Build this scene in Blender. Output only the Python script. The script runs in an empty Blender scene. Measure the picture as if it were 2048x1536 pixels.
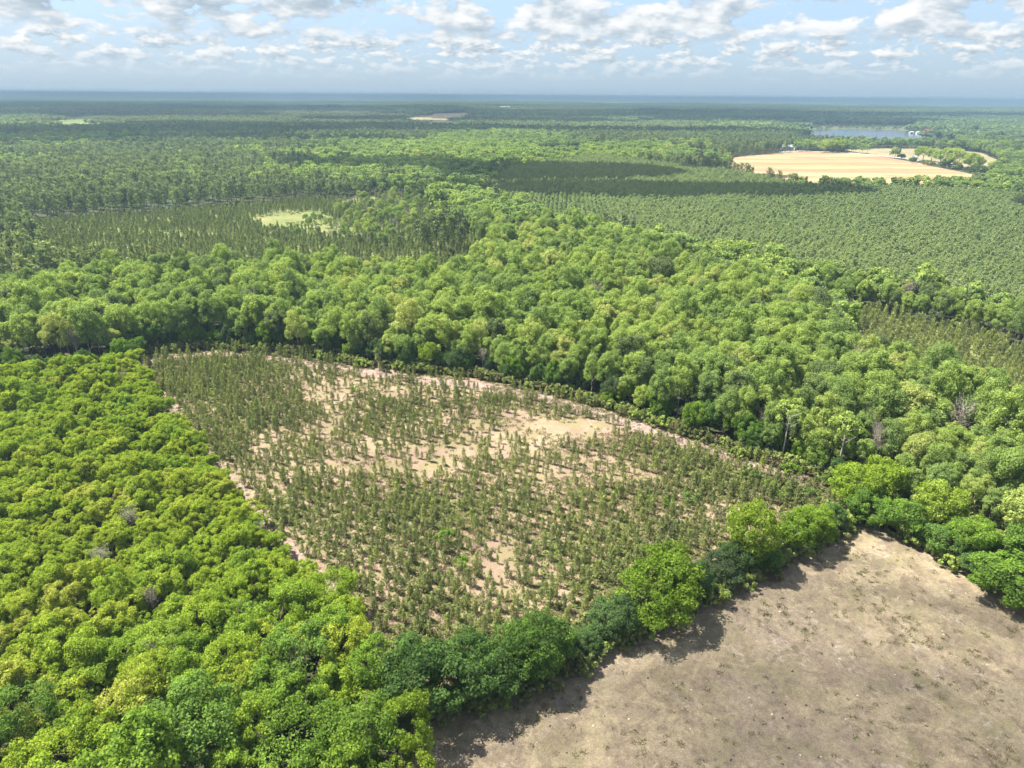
import bpy, bmesh, math, random
import numpy as np
from mathutils import Matrix, Vector

# ------------------------------------------------------------------ camera, sky, sun, exposure
scene = bpy.context.scene
C = scene.collection
H_CAM, PITCH, ROLL, FPX = 80.0, math.radians(22.6), math.radians(0.45), 1384.0

cp, sp = math.cos(PITCH), math.sin(PITCH)
F = np.array([0, cp, -sp]); R0 = np.array([1.0, 0, 0]); U0 = np.array([0, sp, cp])
RT = R0 * math.cos(ROLL) + U0 * math.sin(ROLL)
UP = -R0 * math.sin(ROLL) + U0 * math.cos(ROLL)
cam_data = bpy.data.cameras.new('camera')
cam_data.sensor_fit = 'HORIZONTAL'; cam_data.sensor_width = 36.0
cam_data.lens = 36.0 * FPX / 2048.0
cam_data.clip_start = 1.0; cam_data.clip_end = 200000.0
cam = bpy.data.objects.new('camera', cam_data); C.objects.link(cam)
m = Matrix.Identity(4)
for i in range(3):
    m[i][0], m[i][1], m[i][2] = RT[i], UP[i], -F[i]
m[2][3] = H_CAM
cam.matrix_world = m
scene.camera = cam

SUN_EL = math.radians(59.0)
sun_h = np.array([-0.95, 0.36]); sun_h /= np.linalg.norm(sun_h)
SUN = np.array([sun_h[0] * math.cos(SUN_EL), sun_h[1] * math.cos(SUN_EL), math.sin(SUN_EL)])
sl = bpy.data.lights.new('sun', 'SUN'); sl.energy = 4.8; sl.angle = math.radians(0.6); sl.color = (1.0, 0.95, 0.86)
sun = bpy.data.objects.new('sun', sl); C.objects.link(sun)
sun.rotation_euler = Vector(SUN).to_track_quat('Z', 'Y').to_euler(); sun.location = (0, 0, 400)

vs = scene.view_settings
vs.view_transform = 'Standard'; vs.look = 'None'; vs.exposure = 1.8; vs.gamma = 1.0; vs.use_curve_mapping = False
scene.render.engine = 'CYCLES'
cy = scene.cycles
cy.max_bounces = 6; cy.diffuse_bounces = 3; cy.transmission_bounces = 4; cy.glossy_bounces = 2
cy.volume_bounces = 0; cy.transparent_max_bounces = 8
cy.use_adaptive_sampling = True; cy.adaptive_threshold = 0.02; cy.adaptive_min_samples = 16
cy.use_denoising = True
try: cy.denoiser = 'OPENIMAGEDENOISE'
except Exception: pass
cy.caustics_reflective = False; cy.caustics_refractive = False
cy.sample_clamp_indirect = 6.0

class NT:
    """small helper round a node tree"""
    def __init__(s, tree): s.t = tree; s.n = tree.nodes; s.l = tree.links
    def new(s, typ, **kw):
        n = s.n.new(typ)
        for k, v in kw.items(): setattr(n, k, v)
        return n
    def link(s, a, b): s.l.new(a, b)
    def val(s, sock, v):
        if hasattr(v, 'is_output') or isinstance(v, bpy.types.NodeSocket): s.l.new(v, sock)
        else: sock.default_value = v
    def math(s, op, a, b=None, c=None, clamp=False):
        n = s.new('ShaderNodeMath', operation=op); n.use_clamp = clamp
        s.val(n.inputs[0], a)
        if b is not None: s.val(n.inputs[1], b)
        if c is not None: s.val(n.inputs[2], c)
        return n.outputs[0]
    def mapr(s, x, a, b, c=0.0, d=1.0, smooth=True):
        n = s.new('ShaderNodeMapRange'); n.interpolation_type = 'SMOOTHSTEP' if smooth else 'LINEAR'
        s.val(n.inputs[0], x); n.inputs[1].default_value = a; n.inputs[2].default_value = b
        n.inputs[3].default_value = c; n.inputs[4].default_value = d
        return n.outputs[0]
    def mix(s, f, a, b, mode='MIX'):
        n = s.new('ShaderNodeMix', data_type='RGBA', blend_type=mode)
        s.val(n.inputs[0], f); s.val(n.inputs[6], a); s.val(n.inputs[7], b)
        return n.outputs[2]
    def noise(s, vec, scale, detail=4.0, rough=0.55, dist=0.0):
        n = s.new('ShaderNodeTexNoise'); s.link(vec, n.inputs['Vector'])
        n.inputs['Scale'].default_value = scale; n.inputs['Detail'].default_value = detail
        n.inputs['Roughness'].default_value = rough; n.inputs['Distortion'].default_value = dist
        return n.outputs[0]
    def ramp(s, f, stops):
        n = s.new('ShaderNodeValToRGB'); s.val(n.inputs[0], f)
        el = n.color_ramp.elements
        while len(el) < len(stops): el.new(0.5)
        for e, (p, c) in zip(el, stops): e.position = p; e.color = (*c, 1)
        return n.outputs[0]

world = bpy.data.worlds.new('World'); scene.world = world; world.use_nodes = True
def build_world():
    w = NT(world.node_tree); w.n.clear()
    sky = w.new('ShaderNodeTexSky', sky_type='NISHITA'); sky.sun_disc = False
    sky.sun_elevation = SUN_EL; sky.sun_rotation = math.atan2(SUN[0], SUN[1])
    sky.altitude = 100; sky.air_density = 1.0; sky.dust_density = 0.9; sky.ozone_density = 1.5
    tc = w.new('ShaderNodeTexCoord')
    sep = w.new('ShaderNodeSeparateXYZ'); w.link(tc.outputs['Generated'], sep.inputs[0])
    x, y, z = sep.outputs
    rxy = w.math('SQRT', w.math('ADD', w.math('MULTIPLY', x, x), w.math('MULTIPLY', y, y)))
    el = w.math('DIVIDE', z, w.math('MAXIMUM', rxy, 0.05))
    ca = w.math('DIVIDE', x, w.math('MAXIMUM', rxy, 0.01)); sa = w.math('DIVIDE', y, w.math('MAXIMUM', rxy, 0.01))
    def dens(dca, dz, S, V, off, lo, hi, detail=7.0):
        c = w.new('ShaderNodeCombineXYZ')
        w.val(c.inputs[0], w.math('MULTIPLY', w.math('ADD', ca, dca), S)); w.val(c.inputs[1], w.math('MULTIPLY', sa, S))
        w.val(c.inputs[2], w.math('ADD', w.math('MULTIPLY', w.math('ADD', el, dz), V), off))
        f = w.noise(c.outputs[0], 1.0, detail, 0.60, 0.1)
        return w.mapr(f, lo, hi), f
    def layer(S, V, off, lo, hi, dz, dca):
        d0, f0 = dens(0.0, 0.0, S, V, off, lo, hi)
        d1, f1 = dens(-dca, dz, S, V, off, lo, hi, 3.0)
        lit = w.math('ADD', w.math('MULTIPLY', w.math('SUBTRACT', f0, f1), 3.5), 0.48, clamp=True)
        return d0, lit
    big, big_l = layer(13.5, 31.0, 3.9, 0.425, 0.495, 0.011, 0.011)
    small, small_l = layer(30.0, 74.0, 8.1, 0.435, 0.525, 0.005, 0.006)
    hi_f = w.mapr(el, 0.056, 0.086)
    d = w.math('ADD', w.math('MULTIPLY', big, hi_f), w.math('MULTIPLY', small, w.math('SUBTRACT', 1.0, hi_f)))
    lit = w.math('ADD', w.math('MULTIPLY', big_l, hi_f), w.math('MULTIPLY', small_l, w.math('SUBTRACT', 1.0, hi_f)))
    # sky behind: one even haze band towards the horizon over the physical sky
    base = w.mix(1.0, sky.outputs[0], (0.082, 0.082, 0.096, 1), 'MULTIPLY')
    hz = w.math('POWER', w.math('SUBTRACT', 1.0, w.math('MINIMUM', w.math('MAXIMUM', el, 0.0), 1.0)), 2.3)
    skyc = w.mix(w.math('MULTIPLY', hz, 0.92), base, (0.114, 0.162, 0.205, 1))
    cloud = w.ramp(lit, [(0.0, (0.130, 0.158, 0.182)), (0.38, (0.178, 0.203, 0.222)), (0.66, (0.250, 0.260, 0.265)), (1.0, (0.300, 0.302, 0.298))])
    fade = w.mapr(el, 0.014, 0.058)
    cov = w.math('MULTIPLY', d, w.math('MULTIPLY', fade, 0.92))
    col = w.mix(cov, skyc, cloud)
    bg = w.new('ShaderNodeBackground'); w.link(col, bg.inputs[0]); bg.inputs[1].default_value = 1.0
    out = w.new('ShaderNodeOutputWorld'); w.link(bg.outputs[0], out.inputs[0])
build_world()
try:
    world.cycles.sampling_method = 'MANUAL'; world.cycles.sample_map_resolution = 512
except Exception: pass

# ------------------------------------------------------------------ helpers
rng = np.random.default_rng(7)
random.seed(7)
def ray(u, v):
    a, b = (u - 1024.0) / FPX, (768.0 - v) / FPX
    d = RT * a + UP * b + F
    return d / np.linalg.norm(d)
def gp(u, v, z=0.0):
    """point on the level z that is seen in the direction (u, v) of the view"""
    d = ray(u, v); t = (z - H_CAM) / d[2]
    return np.array([d[0] * t, d[1] * t])
def poly(pts, z=0.0):
    return np.array([gp(p[0], p[1], p[2] if len(p) > 2 else z) for p in pts])
def project(P):
    Q = P - np.array([0, 0, H_CAM])
    zc = Q @ F
    u = 1024 + FPX * (Q @ RT) / zc; v = 768 - FPX * (Q @ UP) / zc
    return u, v, zc
def inside(pts, pg):
    x, y = pts[:, 0], pts[:, 1]; res = np.zeros(len(pts), bool); n = len(pg); j = n - 1
    for i in range(n):
        xi, yi = pg[i]; xj, yj = pg[j]
        cnd = ((yi > y) != (yj > y)) & (x < (xj - xi) * (y - yi) / (yj - yi + 1e-12) + xi)
        res ^= cnd; j = i
    return res
def dist_line(pts, ln):
    best = np.full(len(pts), 1e9)
    for a, b in zip(ln[:-1], ln[1:]):
        ab = b - a; t = np.clip(((pts - a) @ ab) / (ab @ ab), 0, 1)
        best = np.minimum(best, np.linalg.norm(pts - (a + t[:, None] * ab), axis=1))
    return best
def _hash(ix, iy, s):
    n = (ix.astype(np.int64) * 374761393 + iy.astype(np.int64) * 668265263 + s * 974711) & 0x7fffffff
    n = ((n ^ (n >> 13)) * 1274126177) & 0x7fffffff
    return ((n ^ (n >> 16)) & 0xffff) / 65535.0
def vnoise(x, y, s=0):
    ix, iy = np.floor(x), np.floor(y); fx, fy = x - ix, y - iy
    fx = fx * fx * (3 - 2 * fx); fy = fy * fy * (3 - 2 * fy)
    a = _hash(ix, iy, s); b = _hash(ix + 1, iy, s); c = _hash(ix, iy + 1, s); d = _hash(ix + 1, iy + 1, s)
    return (a * (1 - fx) + b * fx) * (1 - fy) + (c * (1 - fx) + d * fx) * fy
def fbm(x, y, scale, s=0, octs=4):
    t, a, n = 0.0, 1.0, 0.0
    for k in range(octs):
        t = t + a * vnoise(x / scale * 2 ** k + 17.3 * k, y / scale * 2 ** k - 9.1 * k, s + k); n += a; a *= 0.5
    return t / n
def smooth(a, b, x):
    t = np.clip((x - a) / (b - a), 0, 1); return t * t * (3 - 2 * t)
def height(x, y):
    x = np.asarray(x, float); y = np.asarray(y, float)
    r = np.hypot(x, y)
    return np.minimum(smooth(2300, 5500, r) * (fbm(x, y, 2600, 40, 3) - 0.42) * 34 + smooth(7000, 16000, r) * fbm(x, y, 5200, 50, 3) * 34 + smooth(14000, 30000, r) * np.maximum(fbm(x, y, 7000, 57, 4) - 0.35, 0) * 120, 60.0)

def tag(o, label=None, cat=None, group=None, kind=None):
    if label: o['label'] = label
    if cat: o['category'] = cat
    if group: o['group'] = group
    if kind: o['kind'] = kind
    return o
def mesh_from(name, verts, faces, mats, mat_idx=None, v=None, smooth_sh=False):
    me = bpy.data.meshes.new(name)
    verts = np.asarray(verts, np.float32); faces = np.asarray(faces, np.int32)
    k = faces.shape[1]
    me.vertices.add(len(verts)); me.vertices.foreach_set('co', verts.ravel())
    me.loops.add(faces.size); me.loops.foreach_set('vertex_index', faces.ravel())
    me.polygons.add(len(faces))
    me.polygons.foreach_set('loop_start', np.arange(len(faces), dtype=np.int32) * k)
    me.polygons.foreach_set('loop_total', np.full(len(faces), k, np.int32))
    for mt in mats: me.materials.append(mt)
    if mat_idx is not None: me.polygons.foreach_set('material_index', np.asarray(mat_idx, np.int32))
    if v is not None:
        at = me.attributes.new('v', 'FLOAT', 'FACE'); at.data.foreach_set('value', np.asarray(v, np.float32))
    me.polygons.foreach_set('use_smooth', np.full(len(faces), smooth_sh))
    me.update(calc_edges=True); me.validate()
    return me
def link(name, me, parent=None):
    o = bpy.data.objects.new(name, me); C.objects.link(o)
    if parent: o.parent = parent
    return o

# ------------------------------------------------------------------ materials
def new_mat(name):
    mt = bpy.data.materials.new(name); mt.use_nodes = True
    w = NT(mt.node_tree); w.n.clear()
    return mt, w
def finish(w, shader, disp=None):
    o = w.new('ShaderNodeOutputMaterial'); w.link(shader, o.inputs[0])
def leaf_mat(name, stops, trans=0.32, vary=0.42):
    mt, w = new_mat(name)
    a = w.new('ShaderNodeAttribute', attribute_type='INSTANCER', attribute_name='tint')
    vv = w.new('ShaderNodeAttribute', attribute_type='GEOMETRY', attribute_name='v')
    t = w.math('ADD', a.outputs['Fac'], w.math('MULTIPLY', w.math('SUBTRACT', vv.outputs['Fac'], 0.5), 0.22), clamp=True)
    col = w.ramp(t, stops)
    k = w.mapr(vv.outputs['Fac'], 0, 1, 1 - vary, 1 + vary, False)
    c = w.mix(1.0, col, k, 'MULTIPLY')
    d = w.new('ShaderNodeBsdfDiffuse'); w.link(c, d.inputs[0])
    tr = w.new('ShaderNodeBsdfTranslucent'); w.link(w.mix(1.0, c, (1.15, 1.2, 0.7, 1), 'MULTIPLY'), tr.inputs[0])
    mx = w.new('ShaderNodeMixShader'); mx.inputs[0].default_value = trans
    w.link(d.outputs[0], mx.inputs[1]); w.link(tr.outputs[0], mx.inputs[2])
    finish(w, mx.outputs[0]); return mt
def plain_mat(name, col, rough=0.8, noise=0.0, scale=3.0, spec=0.3):
    mt, w = new_mat(name)
    b = w.new('ShaderNodeBsdfPrincipled'); b.inputs['Roughness'].default_value = rough
    b.inputs['Specular IOR Level'].default_value = spec
    if noise:
        tc = w.new('ShaderNodeTexCoord'); f = w.noise(tc.outputs['Object'], scale, 4)
        k = w.mapr(f, 0.25, 0.75, 1 - noise, 1 + noise, False)
        w.link(w.mix(1.0, (*col, 1), k, 'MULTIPLY'), b.inputs['Base Color'])
    else: b.inputs['Base Color'].default_value = (*col, 1)
    finish(w, b.outputs[0]); return mt

M = {}
M['leaf_young'] = leaf_mat('young_hardwood_leaf', [(0.0, (0.125, 0.205, 0.050)), (0.3, (0.175, 0.275, 0.044)), (0.6, (0.240, 0.330, 0.040)), (0.85, (0.300, 0.360, 0.046)), (1.0, (0.37, 0.39, 0.085))], 0.45, 0.36)
M['leaf_hedge'] = leaf_mat('hedgerow_leaf', [(0.0, (0.085, 0.115, 0.058)), (0.3, (0.105, 0.180, 0.055)), (0.6, (0.155, 0.255, 0.038)), (0.85, (0.240, 0.325, 0.038)), (1.0, (0.35, 0.41, 0.13))], 0.45, 0.36)
M['leaf_creek'] = leaf_mat('creek_wood_leaf', [(0.0, (0.145, 0.180, 0.090)), (0.25, (0.200, 0.275, 0.096)), (0.5, (0.255, 0.340, 0.100)), (0.75, (0.310, 0.385, 0.106)), (0.92, (0.350, 0.395, 0.130)), (1.0, (0.40, 0.42, 0.16))], 0.50, 0.30)
M['leaf_far'] = leaf_mat('far_wood_leaf', [(0.0, (0.095, 0.130, 0.070)), (0.35, (0.130, 0.185, 0.080)), (0.7, (0.185, 0.245, 0.088)), (1.0, (0.27, 0.31, 0.11))], 0.4, 0.34)
M['needle_young'] = leaf_mat('young_pine_needles', [(0.0, (0.175, 0.210, 0.088)), (0.5, (0.260, 0.295, 0.108)), (0.85, (0.320, 0.355, 0.110)), (1.0, (0.35, 0.39, 0.10))], 0.40, 0.35)
M['needle_old'] = leaf_mat('pine_needles', [(0.0, (0.180, 0.230, 0.120)), (0.5, (0.245, 0.305, 0.145)), (1.0, (0.315, 0.370, 0.160))], 0.42, 0.35)
M['needle_dark'] = leaf_mat('dark_pine_needles', [(0.0, (0.105, 0.135, 0.072)), (0.5, (0.155, 0.195, 0.086)), (1.0, (0.225, 0.270, 0.100))], 0.35, 0.35)
M['twig'] = leaf_mat('bare_twigs', [(0.0, (0.20, 0.17, 0.14)), (1.0, (0.32, 0.29, 0.24))], 0.1, 0.3)
M['brush'] = leaf_mat('field_brush_leaf', [(0.0, (0.135, 0.150, 0.062)), (0.4, (0.205, 0.235, 0.082)), (0.75, (0.235, 0.300, 0.075)), (1.0, (0.28, 0.36, 0.07))], 0.35, 0.35)
M['deadbrush'] = leaf_mat('dead_brush_leaf', [(0.0, (0.10, 0.065, 0.045)), (0.5, (0.15, 0.11, 0.07)), (1.0, (0.14, 0.15, 0.06))], 0.2, 0.35)
M['bark'] = plain_mat('grey_bark', (0.17, 0.135, 0.105), 0.95, 0.3, 4.0, 0.1)
M['pale_bark'] = plain_mat('pale_bark', (0.36, 0.32, 0.27), 0.95, 0.2, 4.0, 0.1)

def ground_mat(name, build):
    mt, w = new_mat(name)
    geo = w.new('ShaderNodeNewGeometry')
    col, bump = build(w, geo.outputs['Position'])
    d = w.new('ShaderNodeBsdfPrincipled'); d.inputs['Roughness'].default_value = 0.95; d.inputs['Specular IOR Level'].default_value = 0.1
    w.link(col, d.inputs['Base Color'])
    if bump is not None:
        b = w.new('ShaderNodeBump'); b.inputs['Strength'].default_value = bump[1]; b.inputs['Distance'].default_value = bump[2]
        w.link(bump[0], b.inputs['Height']); w.link(b.outputs[0], d.inputs['Normal'])
    finish(w, d.outputs[0]); return mt
def b_forest(w, p):
    f = w.noise(p, 0.12, 5); g = w.noise(p, 0.004, 4)
    c = w.ramp(f, [(0.3, (0.035, 0.040, 0.020)), (0.55, (0.060, 0.062, 0.030)), (0.75, (0.085, 0.070, 0.045))])
    return w.mix(w.mapr(g, 0.45, 0.6), c, (0.05, 0.065, 0.03, 1)), None
def b_pasture(w, p):
    a = w.noise(p, 0.035, 5, 0.6); b = w.noise(p, 0.22, 7, 0.70, 0.8); c = w.noise(p, 1.1, 6, 0.72, 0.5); e = w.noise(p, 5.0, 4, 0.75)
    col = w.mix(w.mapr(b, 0.40, 0.60), (0.165, 0.130, 0.090, 1), (0.250, 0.204, 0.130, 1))
    col = w.mix(w.math('MULTIPLY', w.mapr(a, 0.42, 0.60), 0.55), col, (0.165, 0.132, 0.102, 1))
    # green grass coming through in ragged patches
    g = w.math('MULTIPLY', w.mapr(w.noise(p, 0.09, 7, 0.72, 0.9), 0.47, 0.62), w.mapr(c, 0.40, 0.58))
    col = w.mix(w.math('MULTIPLY', g, 0.6), col, (0.122, 0.118, 0.052, 1))
    # bare pinkish soil
    s_ = w.math('MULTIPLY', w.mapr(w.noise(p, 0.15, 7, 0.72, 0.7), 0.53, 0.64), w.mapr(c, 0.44, 0.58))
    col = w.mix(w.math('MULTIPLY', s_, 0.8), col, (0.248, 0.206, 0.165, 1))
    k = w.mapr(c, 0.32, 0.68, 0.72, 1.26, False); col = w.mix(1.0, col, k, 'MULTIPLY')
    k = w.mapr(e, 0.28, 0.72, 0.62, 1.36, False); col = w.mix(1.0, col, k, 'MULTIPLY')
    dk = w.mapr(w.noise(p, 0.7, 5, 0.75, 1.4), 0.60, 0.68)
    col = w.mix(w.math('MULTIPLY', dk, 0.6), col, (0.085, 0.075, 0.040, 1))
    return col, (e, 0.6, 0.2)
def b_sand(w, p):
    a = w.noise(p, 0.05, 5, 0.6); b = w.noise(p, 0.45, 6, 0.68, 0.4); e = w.noise(p, 3.0, 5, 0.72)
    col = w.mix(w.mapr(a, 0.38, 0.62), (0.192, 0.136, 0.098, 1), (0.268, 0.202, 0.137, 1))
    g = w.math('MULTIPLY', w.mapr(w.noise(p, 0.16, 7, 0.68, 0.8), 0.46, 0.58), 0.62)
    col = w.mix(g, col, (0.165, 0.150, 0.065, 1))
    col = w.mix(w.math('MULTIPLY', w.mapr(b, 0.52, 0.66), 0.65), col, (0.165, 0.125, 0.080, 1))
    k = w.mapr(e, 0.25, 0.75, 0.72, 1.24, False); col = w.mix(1.0, col, k, 'MULTIPLY')
    return col, (e, 0.6, 0.2)
def b_track(w, p):
    b = w.noise(p, 0.35, 6, 0.66, 0.4); e = w.noise(p, 2.5, 4, 0.7)
    col = w.mix(w.mapr(b, 0.35, 0.65), (0.175, 0.125, 0.105, 1), (0.275, 0.212, 0.170, 1))
    k = w.mapr(e, 0.25, 0.75, 0.7, 1.25, False); col = w.mix(1.0, col, k, 'MULTIPLY')
    return col, (e, 0.6, 0.2)
def b_grass(w, p):
    b = w.noise(p, 0.06, 6, 0.66, 0.4); e = w.noise(p, 0.8, 4, 0.7)
    col = w.ramp(b, [(0.32, (0.085, 0.105, 0.038)), (0.5, (0.140, 0.160, 0.052)), (0.68, (0.195, 0.185, 0.085))])
    k = w.mapr(e, 0.25, 0.75, 0.7, 1.25, False); col = w.mix(1.0, col, k, 'MULTIPLY')
    return col, None
def b_tan(w, p):
    # ploughed contour bands
    mp = w.new('ShaderNodeMapping'); w.link(p, mp.inputs[0]); mp.inputs['Rotation'].default_value[2] = math.radians(14); mp.inputs['Scale'].default_value = (0.12, 1, 1)
    b = w.noise(mp.outputs[0], 0.030, 3, 0.5, 0.4); a = w.noise(p, 0.012, 4); e = w.noise(mp.outputs[0], 0.4, 3)
    col = w.mix(w.mapr(b, 0.40, 0.62), (0.255, 0.158, 0.080, 1), (0.345, 0.245, 0.132, 1))
    col = w.mix(w.math('MULTIPLY', w.mapr(a, 0.54, 0.68), 0.6), col, (0.185, 0.120, 0.082, 1))
    k = w.mapr(e, 0.25, 0.75, 0.88, 1.12, False); col = w.mix(1.0, col, k, 'MULTIPLY')
    return col, None
def b_stubble(w, p):
    b = w.noise(p, 0.02, 5, 0.6)
    return w.mix(w.mapr(b, 0.35, 0.65), (0.20, 0.175, 0.095, 1), (0.255, 0.215, 0.125, 1)), None
def b_meadow(w, p):
    b = w.noise(p, 0.006, 5, 0.6)
    return w.mix(w.mapr(b, 0.35, 0.65), (0.11, 0.145, 0.045, 1), (0.17, 0.20, 0.06, 1)), None
def b_farcan(w, p):
    b = w.noise(p, 0.0007, 6, 0.6, 0.5); f = w.noise(p, 0.012, 4, 0.7)
    col = w.ramp(b, [(0.33, (0.050, 0.075, 0.032)), (0.5, (0.085, 0.130, 0.045)), (0.62, (0.125, 0.180, 0.055)), (0.70, (0.18, 0.20, 0.08))])
    k = w.mapr(f, 0.3, 0.7, 0.6, 1.35, False)
    return w.mix(1.0, col, k, 'MULTIPLY'), None
def b_bank(w, p):
    b = w.noise(p, 0.02, 6, 0.7)
    return w.ramp(b, [(0.3, (0.055, 0.070, 0.034)), (0.5, (0.085, 0.100, 0.046)), (0.7, (0.125, 0.130, 0.065))]), None
for nm, fn in (('bank', b_bank), ('forest_floor', b_forest), ('pasture', b_pasture), ('sand', b_sand), ('track', b_track), ('grassland', b_grass),
               ('tan_field', b_tan), ('stubble', b_stubble), ('meadow', b_meadow), ('far_canopy', b_farcan)):
    M[nm] = ground_mat(nm, fn)
mt, w = new_mat('lake_water')
b = w.new('ShaderNodeBsdfPrincipled'); b.inputs['Base Color'].default_value = (0.03, 0.05, 0.06, 1); b.inputs['Roughness'].default_value = 0.12; b.inputs['IOR'].default_value = 1.33
geo = w.new('ShaderNodeNewGeometry'); nz = w.noise(geo.outputs['Position'], 0.15, 3); bp_ = w.new('ShaderNodeBump'); bp_.inputs['Strength'].default_value = 0.35
w.link(nz, bp_.inputs['Height']); w.link(bp_.outputs[0], b.inputs['Normal']); finish(w, b.outputs[0]); M['water'] = mt

# ------------------------------------------------------------------ the land in plan
hedge_line = poly([(820, 1470), (905, 1425), (1010, 1378), (1110, 1328), (1210, 1278), (1310, 1232), (1420, 1180), (1500, 1140), (1580, 1100), (1640, 1062), (1700, 1030)])
hedge_right = poly([(1700, 1030), (1770, 1050), (1850, 1085), (1930, 1135), (2000, 1175), (2100, 1225), (2300, 1330)])
creek_front = poly([(262, 715), (320, 704), (430, 698), (560, 706), (700, 728), (830, 745), (960, 758), (1060, 776), (1180, 806), (1290, 842), (1400, 880), (1500, 914), (1600, 945), (1720, 985)])
left_edge = poly([(262, 715), (300, 770), (352, 842), (432, 945), (520, 1052), (602, 1145), (702, 1250), (775, 1340), (835, 1430), (845, 1540), (835, 1800)])
PG = {}
PG['pasture'] = poly([(800, 1900), (795, 1560), (858, 1452), (945, 1402), (1045, 1352), (1135, 1310), (1228, 1268), (1318, 1230), (1408, 1184), (1498, 1138), (1580, 1098), (1642, 1060), (1705, 1038),
                      (1785, 1062), (1862, 1097), (1942, 1150), (2012, 1190), (2112, 1235), (2332, 1350), (2900, 1900)])
PG['sand'] = np.vstack([left_edge[:9], hedge_line[1:], creek_front[::-1][:-1]])
PG['left_wood'] = np.vstack([left_edge, poly([(-900, 1900), (-900, 1000), (-420, 740, 8), (0, 706, 8), (180, 700, 8)])])
creek_back = poly([(-420, 548, 18), (0, 526, 18), (150, 508, 18), (300, 500, 18), (450, 494, 18), (600, 487, 18), (720, 494, 18), (800, 505, 18), (900, 512, 18), (975, 480, 17), (960, 430, 16), (880, 390, 16), (855, 364, 16)])
creek_right = poly([(875, 346, 16), (940, 372, 16), (1100, 424, 16), (1250, 455, 16), (1400, 487, 16), (1530, 528, 16), (1600, 548, 16), (1632, 590, 14), (1720, 650, 14), (1830, 700, 14), (2048, 780, 11), (2400, 900, 11)])
PG['creek'] = np.vstack([creek_front[::-1], poly([(-420, 740, 8)]), creek_back, creek_right, poly([(2400, 1350), ]), hedge_right[::-1]])
PG['hedge_strip'] = poly([(1530, 512, 13), (1620, 528, 13), (1780, 550, 13), (1900, 572, 13), (2048, 598, 13), (2300, 650, 13), (2300, 720, 10), (2048, 652, 8), (1900, 618, 8), (1780, 593, 8), (1600, 556, 8)])
PG['pine_strip'] = poly([(1600, 548, 10), (1780, 582, 10), (1900, 606, 10), (2048, 640, 10), (2300, 712, 10), (2400, 900, 6), (2048, 780, 6), (1830, 700, 6), (1720, 650, 6), (1632, 595, 6)])
PG['young_mid'] = np.vstack([poly([(860, 366, 8), (600, 384, 8), (300, 405, 8), (45, 424, 8), (100, 500, 6), (128, 530, 4)]), creek_back[3:12]])
PG['plantation'] = poly([(985, 352, 12), (1010, 335, 12), (1080, 318, 12), (1200, 304, 13), (1330, 317, 14), (1430, 326, 14), (1520, 342, 14), (1620, 358, 14), (1700, 362, 14), (1880, 362, 14), (1990, 370, 14), (2400, 394, 14),
                         (2400, 668, 12), (2048, 590, 12), (1900, 566, 12), (1780, 544, 12), (1620, 522, 12), (1530, 506, 12), (1400, 476, 12), (1250, 446, 12), (1100, 415, 12), (940, 364, 12)])
PG['tan_field'] = poly([(1440, 317), (1560, 306), (1600, 303.5), (1690, 304), (1760, 312), (1850, 329), (1945, 349), (1960, 366), (1860, 372), (1740, 374), (1640, 374), (1540, 358), (1470, 342)])
PG['tan_field_left'] = poly([(1335, 299.5), (1415, 304), (1422, 314), (1470, 326), (1400, 318), (1340, 308)])
PG['stubble'] = poly([(1688, 302), (1690, 298.5), (1780, 296.5), (1880, 298.5), (1960, 305), (2000, 322), (2010, 344), (1960, 345), (1890, 330), (1800, 316)])
PG['pinkfield'] = poly([(1072, 301.5), (1165, 300), (1168, 307), (1160, 314), (1070, 313)])
PG['lake'] = poly([(1588, 263), (1640, 259.5), (1700, 258.5), (1800, 262), (1850, 265.5), (1856, 277), (1790, 287), (1700, 289), (1610, 284)])
PG['lakeside_meadow'] = poly([(1588, 251), (1700, 248), (1852, 252), (1850, 265.2), (1800, 261.7), (1700, 258.2), (1640, 259.2), (1588, 262.7)])
PG['far_field'] = poly([(812, 238), (860, 226), (950, 225.5), (962, 236), (925, 246), (900, 253), (820, 247)])
PG['far_meadow'] = poly([(110, 239), (215, 230), (262, 236), (200, 256), (100, 262)])
PG['side_track'] = poly([(2004, 418, 3), (2048, 402, 3), (2130, 404, 3), (2130, 442, 1), (2040, 446, 1)])

def sheet(name, pg, mat, z=0.05, kind='structure', sub=None, follow=False):
    """a level sheet over a plan outline, ragged along its rim; follow = lies on the rolling land"""
    pts = []
    n = len(pg)
    for i in range(n):
        a, b2 = pg[i], pg[(i + 1) % n]; L = np.linalg.norm(b2 - a); k = int(max(1, min(24, L / (sub or 6.0))))
        for j in range(k): pts.append(a + (b2 - a) * j / k)
    pts = np.array(pts)
    jit = (sub or 6.0) * 0.22
    pts += np.stack([fbm(pts[:, 0], pts[:, 1], 9, 3) - 0.5, fbm(pts[:, 0], pts[:, 1], 9, 8) - 0.5], 1) * 2 * jit
    bm = bmesh.new()
    vv = [bm.verts.new((p[0], p[1], (float(height(p[0], p[1])) if follow else 0.0) + z)) for p in pts]
    f = bm.faces.new(vv)
    if f.calc_area() and f.normal.z < 0: f.normal_flip()
    bmesh.ops.triangulate(bm, faces=bm.faces[:])
    bm.normal_update()
    for q in bm.faces:
        if q.normal.z < 0: q.normal_flip()
    me = bpy.data.meshes.new(name); bm.to_mesh(me); bm.free(); me.materials.append(mat)
    return tag(link(name, me), kind=kind)

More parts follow.
